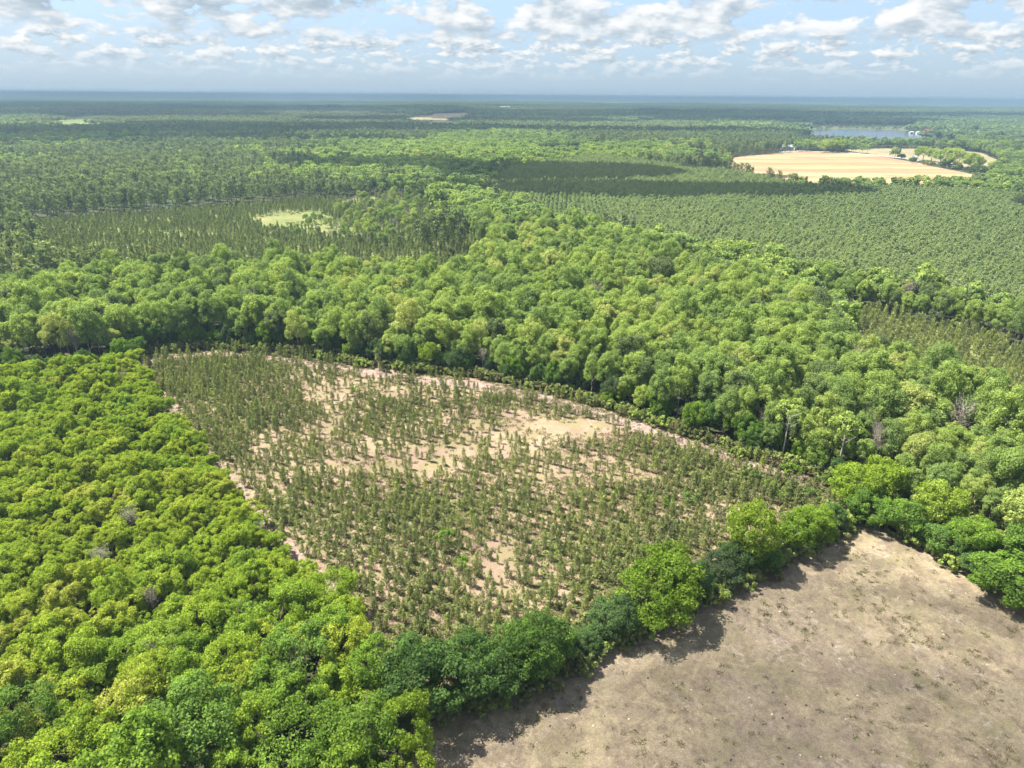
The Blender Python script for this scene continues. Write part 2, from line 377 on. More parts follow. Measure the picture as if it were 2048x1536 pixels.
def polar_sheet(name, radii, angles, zf, mat, kind):
    Rr, A = np.meshgrid(radii, angles, indexing='ij')
    X, Y = Rr * np.sin(A), Rr * np.cos(A)
    Z = zf(X, Y, Rr)
    nr, na = Rr.shape
    idx = np.arange(nr * na).reshape(nr, na)
    q = np.stack([idx[:-1, :-1], idx[:-1, 1:], idx[1:, 1:], idx[1:, :-1]], -1).reshape(-1, 4)[:, ::-1]
    me = mesh_from(name, np.stack([X, Y, Z], -1).reshape(-1, 3), q, [mat], smooth_sh=False)
    return tag(link(name, me), kind=kind)
rad = np.concatenate([[0.5], np.geomspace(40, 46000, 150)])
ground = polar_sheet('ground', rad, np.linspace(-math.pi, math.pi, 241), lambda X, Y, r: height(X, Y) - 0.0, M['forest_floor'], 'structure')
tag(ground, 'dark leaf-littered forest floor running out to the horizon')
tag(sheet('pasture', PG['pasture'], M['pasture'], 0.06, sub=3.0), 'dry tan and grey-brown pasture at the bottom right')
tag(sheet('sandy_field', PG['sand'], M['sand'], 0.05, sub=4.0), 'sandy cleared ground under the rows of young pines')
# the bare firebreak track between the young pines and the creek wood
def ribbon(name, ln, width, mat, z, label):
    ln = np.array(ln); out = []
    t = np.linspace(0, 1, 120); seg = np.r_[0, np.cumsum(np.linalg.norm(np.diff(ln, axis=0), axis=1))]; s = t * seg[-1]
    P = np.stack([np.interp(s, seg, ln[:, 0]), np.interp(s, seg, ln[:, 1])], 1)
    T = np.gradient(P, axis=0); T /= np.linalg.norm(T, axis=1)[:, None]; Nn = np.stack([-T[:, 1], T[:, 0]], 1)
    wv = width * (0.75 + 0.6 * fbm(P[:, 0], P[:, 1], 14, 5)[:, None])
    off = (fbm(P[:, 0], P[:, 1], 22, 6)[:, None] - 0.5) * width * 0.6
    A, B = P + Nn * (wv / 2 + off), P - Nn * (wv / 2 - off)
    V = np.zeros((240, 3)); V[:120, :2] = A; V[120:, :2] = B; V[:, 2] = z
    i = np.arange(119); q = np.stack([i, i + 1, i + 121, i + 120], 1)[:, ::-1]
    me = mesh_from(name, V, q, [mat])
    if me.polygons[0].normal.z < 0: me.flip_normals()
    return tag(link(name, me), label, kind='structure')
fb = poly([(268, 728), (300, 722), (330, 716), (440, 709), (560, 719), (700, 741), (830, 759), (960, 772), (1060, 792), (1180, 822), (1290, 858), (1400, 896), (1500, 930), (1620, 968)])
ribbon('firebreak_track', fb, 5.2, M['track'], 0.058, 'bare pinkish dirt firebreak along the foot of the creek wood')
ribbon('edge_track', poly([(300, 722), (335, 790), (372, 850), (440, 935), (520, 1030), (600, 1110), (690, 1200), (760, 1290)]), 1.7, M['track'], 0.062, 'sandy track between the left wood and the young pines')
ribbon('cattle_path', poly([(1128, 1350), (1152, 1336), (1180, 1322), (1210, 1310)]), 1.3, M['track'], 0.066, 'bare worn patch of cattle path left of the bright dome tree')
ribbon('cattle_path', poly([(1372, 1222), (1400, 1206), (1440, 1188), (1475, 1172)]), 1.2, M['track'], 0.066, 'bare worn cattle path right of the bright dome tree')
ribbon('bank_path', poly([(1990, 1196), (2020, 1212), (2060, 1222), (2120, 1235)]), 3.2, M['sand'], 0.066, 'pale sandy path at the right edge of the pasture')
tag(sheet('pine_grassland', PG['young_mid'], M['grassland'], 0.05, sub=10), 'yellow-green grass under the half-grown pines')
tag(sheet('strip_grassland', PG['pine_strip'], M['grassland'], 0.05, sub=8), 'grass under the narrow strip of small pines')
tag(sheet('ploughed_field', PG['tan_field'], M['tan_field'], 0.08, sub=30), 'orange-tan ploughed field with pale contour bands')
tag(sheet('ploughed_corner', PG['tan_field_left'], M['tan_field'], 0.08, sub=20), 'corner of ploughed field left of the dark pine stand')
tag(sheet('stubble_field', PG['stubble'], M['stubble'], 0.09, sub=30), 'pale olive stubble field beyond the road')
tag(sheet('pink_field', PG['pinkfield'], M['track'], 0.08, sub=30), 'small pinkish field in front of a hardwood stand')
tag(sheet('lake', PG['lake'], M['water'], 0.10, sub=60), 'pale sky-reflecting lake beyond the fields')
tag(sheet('lakeside_field', PG['lakeside_meadow'], M['bank'], 0.12, sub=60), 'dull green bank on the far shore of the lake')
tag(sheet('distant_field', PG['far_field'], M['stubble'], 0.8, sub=90, follow=True), 'distant greyish field among dark woods')
tag(sheet('distant_meadow', PG['far_meadow'], M['meadow'], 0.8, sub=90, follow=True), 'distant yellow-green meadow at the left')
tag(sheet('sandy_clearing', PG['side_track'], M['track'], 0.07, sub=15), 'sandy clearing at the right edge of the pine plantation')
road_line = poly([(1560, 304.5), (1600, 302), (1690, 305), (1760, 311), (1830, 320), (1900, 331), (1990, 346), (2100, 362)])
road = ribbon('farm_road', road_line, 7.0, plain_mat('pale_road', (0.42, 0.39, 0.35), 0.9, 0.15, 0.05), 0.13, 'pale farm road between the two fields')

# ------------------------------------------------------------------ tree shapes
def quads_at(P, N, sx, sy, r, align=None):
    """leaf cards at P with normals N"""
    n = len(P)
    N = N / np.maximum(np.linalg.norm(N, axis=1), 1e-6)[:, None]
    a = r.normal(size=(n, 3)) if align is None else align
    T = a - N * np.sum(a * N, 1)[:, None]; T /= np.maximum(np.linalg.norm(T, axis=1), 1e-6)[:, None]
    B = np.cross(N, T)
    sx = np.broadcast_to(sx, n)[:, None]; sy = np.broadcast_to(sy, n)[:, None]
    V = np.stack([P - T * sx, P - B * sy * 0.9 + N * sy * 0.25, P + T * sx, P + B * sy], 1)   # a bent diamond leaf
    Fq = np.arange(n * 4).reshape(n, 4)
    return V.reshape(-1, 3), Fq
def tube(pts, rads, k=6):
    pts = np.asarray(pts, float); V = []; Fq = []
    for i, (p, rr) in enumerate(zip(pts, rads)):
        t = pts[min(i + 1, len(pts) - 1)] - pts[max(i - 1, 0)]; t /= np.linalg.norm(t) + 1e-9
        a = np.array([1.0, 0, 0]) if abs(t[0]) < 0.8 else np.array([0, 1.0, 0])
        x = np.cross(t, a); x /= np.linalg.norm(x); y = np.cross(t, x)
        for j in range(k):
            an = 2 * math.pi * j / k; V.append(p + rr * (math.cos(an) * x + math.sin(an) * y))
    for i in range(len(pts) - 1):
        for j in range(k):
            Fq.append((i * k + j, i * k + (j + 1) % k, (i + 1) * k + (j + 1) % k, (i + 1) * k + j))
    return np.array(V), np.array(Fq, int)
class Acc:
    def __init__(s): s.V = []; s.F = []; s.v = []; s.m = []; s.n = 0
    def add(s, V, Fq, v=None, m=0):
        s.V.append(V); s.F.append(Fq + s.n); s.n += len(V)
        s.v.append(np.full(len(Fq), 0.5) if v is None else v); s.m.append(np.full(len(Fq), m))
    def mesh(s, name, mats): return mesh_from(name, np.vstack(s.V), np.vstack(s.F), mats, np.concatenate(s.m), np.concatenate(s.v))
def sph(n, r):
    d = r.normal(size=(n, 3)); return d / np.linalg.norm(d, axis=1)[:, None]

def broad_crown(acc, r, ht, wd, base, nl, per, leaf, rough=0.9, sparse=1.0, m=0, lobe_r=(0.26, 0.46), flat=1.0, sub_n=6, clump=(0.36, 0.60)):
    """leaf cards spread over many unequal lobes of an uneven crown"""
    rz = (ht - base) / 2; zc = base + rz; rx = wd / 2
    skew = r.normal(size=2) * 0.10 * wd
    lobes = []
    for i in range(nl):
        g = (i + 0.5) / nl; zz = 1 - 1.55 * g; an = i * 2.39996 + r.uniform(-0.5, 0.5)
        zz = np.clip(zz + r.uniform(-0.15, 0.15), -0.75, 1); q = math.sqrt(max(0, 1 - zz * zz))
        k = r.uniform(0.50, 0.80); lr = r.uniform(*lobe_r) * rx
        lobes.append((np.array([q * math.cos(an) * rx * k + skew[0] * (0.5 + zz), q * math.sin(an) * rx * k + skew[1] * (0.5 + zz), zc + zz * rz * k]), lr))
    cen = np.array([0, 0, zc - 0.25 * rz])
    for c, lr in lobes:
        out = (c - cen) / (np.linalg.norm(c - cen) + 1e-6); tone = r.normal() * 0.08
        ns = max(3, int(sub_n * r.uniform(0.75, 1.25)))
        dd = sph(ns * 4, r); dd = dd[(dd @ out) > -0.15][:ns]          # clumps of leaves sit on the outer side of each limb
        for e in dd:
            cr = lr * r.uniform(*clump); cc = c + e * lr * r.uniform(0.50, 0.90) * np.array([1, 1, 0.85 * flat])
            n = max(5, int(per * (cr / (0.15 * rx)) ** 1.5 * sparse))
            d = sph(n * 2, r); o2 = e + out * 0.6; o2 /= np.linalg.norm(o2); d = d[(d @ o2) > r.uniform(-0.8, 0.15, len(d))][:n]
            P = cc + d * (cr * r.uniform(0.55, 1.15, len(d)))[:, None] * np.array([1, 1, 0.8])
            N = d + r.normal(size=d.shape) * rough * 0.6 + np.array([0, 0, 0.25])
            s = leaf * r.uniform(0.6, 1.4, len(d))
            V, Fq = quads_at(P, N, s * 0.62, s * 0.5, r)
            acc.add(V, Fq, np.clip(0.5 + r.normal(size=len(d)) * 0.17 + tone + r.normal() * 0.09, 0, 1), m)
def broad_trunk(acc, r, ht, wd, base, m=0, rad=None):
    rad = rad or 0.018 * ht + 0.06
    top = base + (ht - base) * 0.55
    lean = r.normal(size=2) * 0.02 * ht
    zs = np.linspace(0, top, 6)
    pts = [(lean[0] * (z / top) ** 1.4, lean[1] * (z / top) ** 1.4, z) for z in zs]
    acc.add(*tube(pts, [rad * 1.35] + [rad * (1 - 0.75 * z / top) for z in zs[1:]], 7), None, m)
    for i in range(5):
        z0 = base * 0.75 + (top - base * 0.75) * i / 5; an = i * 2.4 + r.uniform(0, 1); L = wd * r.uniform(0.22, 0.36)
        p0 = np.array([lean[0] * (z0 / top) ** 1.4, lean[1] * (z0 / top) ** 1.4, z0])
        p1 = p0 + np.array([math.cos(an) * L * 0.5, math.sin(an) * L * 0.5, L * 0.45]); p2 = p0 + np.array([math.cos(an) * L, math.sin(an) * L, L * 1.1])
        acc.add(*tube([p0, p1, p2], [rad * 0.5, rad * 0.34, rad * 0.12], 5), None, m)
def pine_young(acc, r, ht=4.0, mleaf=0, mbark=1, dense=1.0):
    acc.add(*tube([(0, 0, 0), (0.02, 0, ht * 0.5), (0, 0.02, ht * 0.95)], [0.06, 0.045, 0.015], 5), None, mbark)
    nw = 9
    for i in range(nw):
        z = ht * (0.10 + 0.84 * (i + r.uniform(-0.2, 0.2)) / nw); g = z / ht
        nb = int(r.integers(4, 7))
        for j in range(nb):
            an = 2 * math.pi * j / nb + r.uniform(-0.4, 0.4) + i
            L = ht * (0.225 * (1 - g) ** 0.75 + 0.06) * r.uniform(0.7, 1.2); up = 0.75 + 0.6 * g
            dr = np.array([math.cos(an), math.sin(an), up]); dr /= np.linalg.norm(dr)
            k = max(5, int(9 * dense * (0.6 + L)))
            t = r.uniform(0.35, 1.02, k)
            P = np.array([0, 0, z]) + dr * (L * t)[:, None]
            al = dr + r.normal(size=(k, 3)) * 0.35 + np.array([0, 0, 0.3])
            V, Fq = quads_at(P, r.normal(size=(k, 3)), r.uniform(0.15, 0.26, k), r.uniform(0.045, 0.08, k), r, al)
            acc.add(V, Fq, np.clip(0.5 + r.normal(size=k) * 0.2, 0, 1), mleaf)
    V, Fq = quads_at(np.array([[0, 0, ht], [0, 0, ht * 0.97], [0.03, 0, ht * 0.93]]), r.normal(size=(3, 3)), 0.36, 0.08, r, np.array([[0.05, 0, 1], [0.3, 0.1, 1], [-0.2, 0.2, 1]]))
    acc.add(V, Fq, np.array([0.9, 0.8, 0.7]), mleaf)
def pine_tall(acc, r, ht=12.0, wd=4.2, base=5.0, ntuft=46, per=9, leaf=0.5, mleaf=0, mbark=1, conic=0.75):
    acc.add(*tube([(0, 0, 0), (0.05, 0, ht * 0.5), (0, 0.05, ht * 0.96)], [0.16, 0.11, 0.03], 5), None, mbark)
    for i in range(ntuft):
        g = (i + r.uniform(0, 1)) / ntuft
        z = base + (ht - base) * g; rr = wd / 2 * ((1 - g) ** conic * (0.5 + 0.5 * min(1, g * 5)) + 0.05) * r.uniform(0.55, 1.1)
        an = i * 2.39996 + r.uniform(-0.4, 0.4)
        c = np.array([math.cos(an) * rr, math.sin(an) * rr, z + rr * 0.3])
        d = sph(per, r); d[:, 2] = np.abs(d[:, 2]) * 0.8
        P = c + d * leaf * 1.15
        V, Fq = quads_at(P, r.normal(size=(per, 3)), leaf * r.uniform(0.7, 1.1, per), leaf * 0.36, r, d + np.array([0, 0, 0.35]))
        acc.add(V, Fq, np.clip(0.5 + r.normal(size=per) * 0.18 + r.normal() * 0.08, 0, 1), mleaf)
def bare_crown(acc, r, ht, wd, base, m=0):
    for i in range(30):
        z0 = base * 0.8 + (ht - base) * 0.6 * i / 30; an = i * 2.4; L = wd * r.uniform(0.3, 0.55)
        dr = np.array([math.cos(an), math.sin(an), r.uniform(0.7, 1.6)]); dr /= np.linalg.norm(dr)
        p0 = np.array([0, 0, z0]); p1 = p0 + dr * L
        acc.add(*tube([p0, (p0 + p1) / 2 + r.normal(size=3) * 0.15, p1], [0.07, 0.045, 0.015], 4), None, m)
        k = 16; t = r.uniform(0.4, 1.1, k); P = p0 + dr * (L * t)[:, None] + r.normal(size=(k, 3)) * 0.45
        V, Fq = quads_at(P, r.normal(size=(k, 3)), r.uniform(0.4, 0.8, k), 0.035, r, dr + r.normal(size=(k, 3)) * 0.6)
        acc.add(V, Fq, r.uniform(0.2, 0.8, k), m)

def proto(name, fn, mats, seed):
    """an unlinked joined tree used by the scatter objects"""
    r = np.random.default_rng(seed); a = Acc(); fn(a, r); return bpy.data.objects.new(name, a.mesh(name, mats))
def proto_pair(nm, seed, crown_fn, trunk_fn, cm, bm_):
    r = np.random.default_rng(seed); a = Acc(); crown_fn(a, r); c = a.mesh(nm + '_crown', [cm])
    b2 = Acc(); trunk_fn(b2, r); t = b2.mesh(nm + '_trunk', [bm_])
    return c, t

# unit sizes (metres): young hardwood 9 tall x 7 wide, hedgerow tree 10 x 10, creek tree 17 x 10
YOUNG, HEDGE, CREEK = [], [], []
for s in range(7):
    r0 = np.random.default_rng(100 + s); wd = r0.uniform(6.2, 7.8); ht = r0.uniform(8.2, 9.6); ba = r0.uniform(2.2, 3.2); nl = int(r0.integers(12, 20))
    YOUNG.append(proto_pair('young_hardwood', 200 + s, lambda a, r, wd=wd, ht=ht, ba=ba, nl=nl: broad_crown(a, r, ht, wd, ba, nl, 62, 0.235, sub_n=7), lambda a, r, wd=wd, ht=ht, ba=ba: broad_trunk(a, r, ht, wd, ba), M['leaf_young'], M['bark']))
for s in range(6):
    r0 = np.random.default_rng(300 + s); wd = r0.uniform(9.2, 11); ht = r0.uniform(9.2, 10.8); ba = r0.uniform(1.0, 2.2); nl = int(r0.integers(20, 34))
    HEDGE.append(proto_pair('hedgerow_tree', 400 + s, lambda a, r, wd=wd, ht=ht, ba=ba, nl=nl: broad_crown(a, r, ht, wd, ba, nl, 66, 0.25, lobe_r=(0.24, 0.42), sub_n=8), lambda a, r, wd=wd, ht=ht, ba=ba: broad_trunk(a, r, ht, wd, ba), M['leaf_hedge'], M['bark']))
for s in range(7):
    r0 = np.random.default_rng(500 + s); wd = r0.uniform(8.0, 11.0); ht = r0.uniform(15, 18); ba = r0.uniform(1.2, 5.0); nl = int(r0.integers(18, 30))
    CREEK.append(proto_pair('creek_tree', 600 + s, lambda a, r, wd=wd, ht=ht, ba=ba, nl=nl: broad_crown(a, r, ht, wd, ba, nl, 42, 0.29, lobe_r=(0.24, 0.44), sub_n=8, clump=(0.40, 0.70)), lambda a, r, wd=wd, ht=ht, ba=ba: broad_trunk(a, r, ht, wd, ba, rad=0.22), M['leaf_creek'], M['pale_bark'] if s % 3 == 0 else M['bark']))
BIGY = []
for s in range(4):
    r0 = np.random.default_rng(550 + s); wd = r0.uniform(9.8, 11.5); ht = r0.uniform(10.5, 12.5); ba = r0.uniform(2.0, 3.2); nl = int(r0.integers(24, 34))
    BIGY.append(proto_pair('big_hardwood', 570 + s, lambda a, r, wd=wd, ht=ht, ba=ba, nl=nl: broad_crown(a, r, ht, wd, ba, nl, 52, 0.235, lobe_r=(0.20, 0.36), sub_n=7), lambda a, r, wd=wd, ht=ht, ba=ba: broad_trunk(a, r, ht, wd, ba), M['leaf_young'], M['bark']))
BARE = []
for s in range(2):
    BARE.append(proto_pair('bare_tree', 650 + s, lambda a, r: bare_crown(a, r, 15, 8, 6), lambda a, r: broad_trunk(a, r, 15, 8, 6, rad=0.2), M['twig'], M['pale_bark']))

def joined(name, pair):
    """crown and trunk meshes of a pair as one mesh for the scatter"""
    bm = bmesh.new(); bm.from_mesh(pair[0]); bm.from_mesh(pair[1])
    nc = len(pair[0].polygons); bm.faces.ensure_lookup_table()
    for f in bm.faces[nc:]: f.material_index = 1
    me = bpy.data.meshes.new(name); bm.to_mesh(me); bm.free()
    me.materials.append(pair[0].materials[0]); me.materials.append(pair[1].materials[0])
    return bpy.data.objects.new(name, me)

def collection(name, objs):
    col = bpy.data.collections.new(name)
    for i, o in enumerate(objs):
        o.name = f'{name}_{chr(97 + i)}'; col.objects.link(o)
    return col
YOUNG_C = collection('young_hardwood_kinds', [joined('x', p) for p in YOUNG] + [joined('x', p) for p in BARE])
CREEK_C = collection('creek_tree_kinds', [joined('x', p) for p in CREEK] + [joined('x', p) for p in BARE])
YP_MESH = []
for s in range(6):
    r = np.random.default_rng(700 + s); a = Acc(); pine_young(a, r, 3.9); YP_MESH.append(a.mesh('young_pine', [M['needle_young'], M['bark']]))
YP_C = collection('young_pine_kinds', [bpy.data.objects.new('x', me) for me in YP_MESH])
PP_MESH = []
for s in range(5):
    r = np.random.default_rng(720 + s); a = Acc(); pine_tall(a, r, 12, 4.4, 4.0, 64, 10, 0.45, conic=0.65); PP_MESH.append(a.mesh('plantation_pine', [M['needle_old'], M['bark']]))
PP_C = collection('plantation_pine_kinds', [bpy.data.objects.new('x', me) for me in PP_MESH])
MP_C = collection('half_grown_pine_kinds', [proto('x', lambda a, r: pine_tall(a, r, 7.5, 3.0, 1.0, 40, 7, 0.5, conic=0.9), [M['needle_dark'], M['bark']], 740 + s) for s in range(4)])
TP_C = collection('tall_pine_kinds', [proto('x', lambda a, r: pine_tall(a, r, 19, 6.5, 8.5, 44, 9, 1.0, conic=0.45), [M['needle_dark'], M['bark']], 760 + s) for s in range(4)])
def far_broad(a, r):
    broad_crown(a, r, 15, 10.5, 2, 16, 9, 0.9, lobe_r=(0.26, 0.46), sub_n=4, clump=(0.40, 0.70)); a.add(*tube([(0, 0, 0), (0, 0, 8)], [0.25, 0.15], 4), None, 1)
FB_C = collection('far_hardwood_kinds', [proto('x', far_broad, [M['leaf_creek'], M['bark']], 780 + s) for s in range(5)])
FP_C = collection('far_pine_kinds', [proto('x', lambda a, r: pine_tall(a, r, 15, 5.5, 5, 22, 6, 1.2, conic=0.6), [M['needle_dark'], M['bark']], 800 + s) for s in range(4)])
def shrub(a, r): broad_crown(a, r, 1.7, 2.2, 0.0, 7, 9, 0.24, lobe_r=(0.3, 0.5), sub_n=4)
SH_C = collection('brush_kinds', [proto('x', shrub, [M['brush']], 820 + s) for s in range(4)])
DB_C = collection('dead_brush_kinds', [proto('x', shrub, [M['deadbrush']], 830 + s) for s in range(3)])
def patch(a, r, pine):
    n = 130 if pine else 105
    for i in range(n):
        x, y = r.uniform(-52, 52, 2); ht = r.uniform(12, 16) if pine else r.uniform(11, 18); wd = r.uniform(5, 7) if pine else r.uniform(8, 13)
        k = 12 if pine else 18
        d = sph(k, r); d[:, 2] = d[:, 2] * 0.5 + 0.5
        P = np.array([x, y, ht * 0.45]) + d * np.array([wd / 2, wd / 2, ht * 0.55])
        V, Fq = quads_at(P, d + r.normal(size=d.shape) * 0.4, wd * 0.30, wd * 0.26, r)
        a.add(V, Fq, np.clip(0.5 + r.normal() * 0.22 + r.normal(size=k) * 0.12, 0, 1), 0)
PB_C = collection('wood_patch_kinds', [proto('x', lambda a, r: patch(a, r, False), [M['leaf_far']], 840 + s) for s in range(4)])
PN_C = collection('pinewood_patch_kinds', [proto('x', lambda a, r: patch(a, r, True), [M['needle_dark']], 850 + s) for s in range(3)])

def scatter(name, P, scale, idx, tint, col, label, rz=None, follow=False, cat=None):
    """one countless mass: points that carry instances"""
    n = len(P)
    if n == 0: return None
    z = height(P[:, 0], P[:, 1]) if follow else np.zeros(n)
    me = bpy.data.meshes.new(name); me.vertices.add(n)
    me.vertices.foreach_set('co', np.stack([P[:, 0], P[:, 1], z], 1).astype(np.float32).ravel())
    sc = np.asarray(scale, np.float32)
    if sc.ndim == 1: sc = np.stack([sc, sc, sc], 1)
    rot = np.zeros((n, 3), np.float32); rot[:, 2] = rng.uniform(0, 2 * math.pi, n) if rz is None else rz
    for nm, typ, arr, key in (('sc', 'FLOAT_VECTOR', sc, 'vector'), ('rt', 'FLOAT_VECTOR', rot, 'vector'), ('ix', 'INT', np.asarray(idx, np.int32), 'value'), ('tint', 'FLOAT', np.clip(tint, 0, 1).astype(np.float32), 'value')):
        at = me.attributes.new(nm, typ, 'POINT'); at.data.foreach_set(key, np.ascontiguousarray(arr).ravel())
    o = link(name, me)
    ng = bpy.data.node_groups.new(name + '_scatter', 'GeometryNodeTree')
    ng.interface.new_socket('Geometry', in_out='INPUT', socket_type='NodeSocketGeometry'); ng.interface.new_socket('Geometry', in_out='OUTPUT', socket_type='NodeSocketGeometry')
    gi, go = ng.nodes.new('NodeGroupInput'), ng.nodes.new('NodeGroupOutput')
    ci = ng.nodes.new('GeometryNodeCollectionInfo'); ci.inputs[0].default_value = col; ci.inputs['Separate Children'].default_value = True; ci.inputs['Reset Children'].default_value = True
    ip = ng.nodes.new('GeometryNodeInstanceOnPoints'); ip.inputs['Pick Instance'].default_value = True
    def attr(nm, typ):
        a = ng.nodes.new('GeometryNodeInputNamedAttribute'); a.data_type = typ; a.inputs[0].default_value = nm
        return a.outputs[0]
    L = ng.links
    L.new(gi.outputs[0], ip.inputs['Points']); L.new(ci.outputs[0], ip.inputs['Instance']); L.new(attr('ix', 'INT'), ip.inputs['Instance Index'])
    L.new(attr('sc', 'FLOAT_VECTOR'), ip.inputs['Scale'])
    er = ng.nodes.new('FunctionNodeEulerToRotation'); L.new(attr('rt', 'FLOAT_VECTOR'), er.inputs[0]); L.new(er.outputs[0], ip.inputs['Rotation'])
    L.new(ip.outputs[0], go.inputs[0])
    md = o.modifiers.new('scatter', 'NODES'); md.node_group = ng
    return tag(o, label, kind='stuff')

def jitter_grid(x0, x1, y0, y1, step, jit=0.42, seed=0):
    r = np.random.default_rng(seed)
    gx = np.arange(float(x0), x1, step); gy = np.arange(float(y0), y1, step * 0.9)
    X, Y = np.meshgrid(gx, gy); X[1::2] += step / 2
    P = np.stack([X.ravel(), Y.ravel()], 1)
    return P + r.uniform(-jit, jit, P.shape) * step
def in_frame(P, z=8.0, pad=120, bottom=160):
    u, v, zc = project(np.column_stack([P, np.full(len(P), z)]))
    return (zc > 5) & (u > -pad) & (u < 2048 + pad) & (v < 1536 + bottom)

# ------------------------------------------------------------------ individual trees
def place_tree(name, pair, x, y, s, rz, tint, label, group, cat='tree', sz=None):
    e = bpy.data.objects.new(name, None); C.objects.link(e); e.empty_display_size = 0.5
    e.location = (x, y, 0); e.rotation_euler = (0, 0, rz); e.scale = (s, s, sz or s)
    c = bpy.data.objects.new('crown', pair[0]); C.objects.link(c); c.parent = e; c['tint'] = float(tint)
    t = bpy.data.objects.new('trunk', pair[1]); C.objects.link(t); t.parent = e
    return tag(e, label, cat, group)
def size_word(s, lo, hi): return 'small' if s < lo else ('big' if s > hi else 'mid-sized')

# -- hedgerow between the pasture and the pine field, tree by tree: u, v of the foot, crown width in m, height, shape, tint, label
HEDGE_TREES = [
    (868, 1432, 12.5, 11.5, 4, 0.34, 'large dark green tree at the near end of the hedgerow by the left wood'),
    (915, 1398, 9.0, 9.5, 5, 0.36, 'dark green tree filling the gap behind the near end of the hedgerow'),
    (826, 1408, 9.0, 10.0, 3, 0.42, 'green tree where the hedgerow runs into the left wood'),
    (1020, 1360, 8.0, 8.0, 0, 0.40, 'rounded green tree between two dark near hedgerow trees'),
    (975, 1392, 9.5, 9.0, 1, 0.34, 'dark green hedgerow tree beside the large near-end tree, leaning out over the pasture'),
    (1062, 1352, 9.0, 10.5, 2, 0.44, 'tall mid-green hedgerow tree standing left of the low olive bush'),
    (1100, 1335, 8.0, 8.0, 3, 0.42, 'ragged mid-green tree overhanging the pasture just left of the low olive bush'),
    (1178, 1300, 5.5, 4.0, 4, 0.22, 'low olive-grey bush under the hedgerow with pasture before it'),
    (1212, 1272, 7.5, 7.0, 5, 0.20, 'round dark green tree left of the brightest dome-shaped hedgerow tree'),
    (1302, 1245, 12.5, 11.5, 0, 0.70, 'bright green dome-shaped tree standing out in the middle of the hedgerow'),
    (1382, 1190, 6.5, 7.5, 1, 0.28, 'blue-green tree directly right of the bright dome-shaped tree'),
    (1436, 1165, 8.0, 5.5, 4, 0.06, 'low dark bushy thicket tree between the dome-shaped tree and the tall yellow-green one'),
    (1462, 1150, 6.0, 6.5, 2, 0.24, 'dull green small tree behind the low dark thicket in the hedgerow'),
    (1500, 1130, 10.5, 13.0, 3, 0.84, 'tall yellow-green tree with a pointed top in the hedgerow'),
    (1524, 1138, 6.0, 6.0, 5, 0.36, 'mid-green low tree at the foot of the tall yellow-green hedgerow tree'),
    (1582, 1105, 7.5, 9.5, 1, 0.66, 'light green tree next right of the tall yellow-green hedgerow tree'),
    (1622, 1080, 8.0, 8.5, 0, 0.72, 'bright green spreading tree third from the corner of the pasture'),
    (1664, 1060, 5.5, 6.0, 4, 0.34, 'small grey-green tree at the left side of the pasture corner'),
    (1705, 1020, 9.5, 10.0, 2, 0.78, 'bright yellow-green tree standing behind the far corner of the pasture'),
    (1752, 1008, 10.0, 10.5, 3, 0.80, 'yellow-green tree top right of the pasture corner against the creek wood'),
    (1742, 1052, 8.0, 7.5, 5, 0.50, 'mid-green bushy tree directly on the pasture corner'),
    (1800, 1070, 8.5, 8.5, 1, 0.52, 'mid-green tree with a thin pale trunk on the right side of the pasture corner'),
    (1872, 1062, 9.0, 10.5, 2, 0.86, 'yellow-green tree second along the right-hand hedgerow'),
    (1880, 1108, 8.0, 6.5, 4, 0.40, 'low grey-green tree at the pasture edge of the right-hand hedgerow'),
    (1930, 1110, 9.0, 9.0, 0, 0.64, 'light green tree in the middle of the right-hand hedgerow'),
    (1952, 1150, 7.0, 5.5, 5, 0.34, 'low dull green tree filling the foot of the right-hand hedgerow'),
    (2035, 1085, 9.5, 12.0, 3, 0.99, 'pale cream-green tree at the right edge of the photo above the hedgerow'),
    (2005, 1198, 11.5, 7.5, 1, 0.56, 'wide spreading green tree at the right end of the pasture hedgerow'),
    (2080, 1180, 11.0, 9.5, 0, 0.50, 'green tree cut by the right edge of the photo beside the spreading tree'),
    (2120, 1255, 10.0, 8.0, 2, 0.44, 'dark green tree cut by the right edge just below the spreading tree'),
]
EX = []
for (u, v, wd, ht, sh, tn, lb) in HEDGE_TREES:
    p = gp(u, v); s = wd / 10.0
    place_tree('hedgerow_tree', HEDGE[sh], p[0], p[1], s, rng.uniform(0, 6.28), tn, lb, 'trees of the hedgerow round the pasture', sz=ht / 10.0)
    EX.append((p[0], p[1], wd * 0.36))
EX = np.array(EX)
def clear_of(P, ex, extra=0.0):
    d = np.min(np.linalg.norm(P[:, None, :] - ex[None, :, :2], axis=2) - ex[None, :, 2], axis=1)
    return d > extra

LAB = []
ORD = 'first second third fourth fifth sixth seventh eighth ninth tenth eleventh twelfth thirteenth fourteenth fifteenth sixteenth seventeenth eighteenth nineteenth twentieth'.split()
def settle_labels():
    """things with the same look and zone are told apart by their order across the view"""
    by = {}
    for o, lb, u_ in LAB: by.setdefault(lb, []).append((u_, o))
    for lb, lst in by.items():
        lst.sort(key=lambda t: t[0])
        for k, (u_, o) in enumerate(lst):
            if len(lst) == 1 or len(lst) > 40: o['label'] = lb
            elif k < 20 and k < (len(lst) + 1) // 2: o['label'] = f'{lb}, {ORD[k]} from left'
            else: o['label'] = f'{lb}, {ORD[len(lst) - 1 - k]} from right'
    LAB.clear()
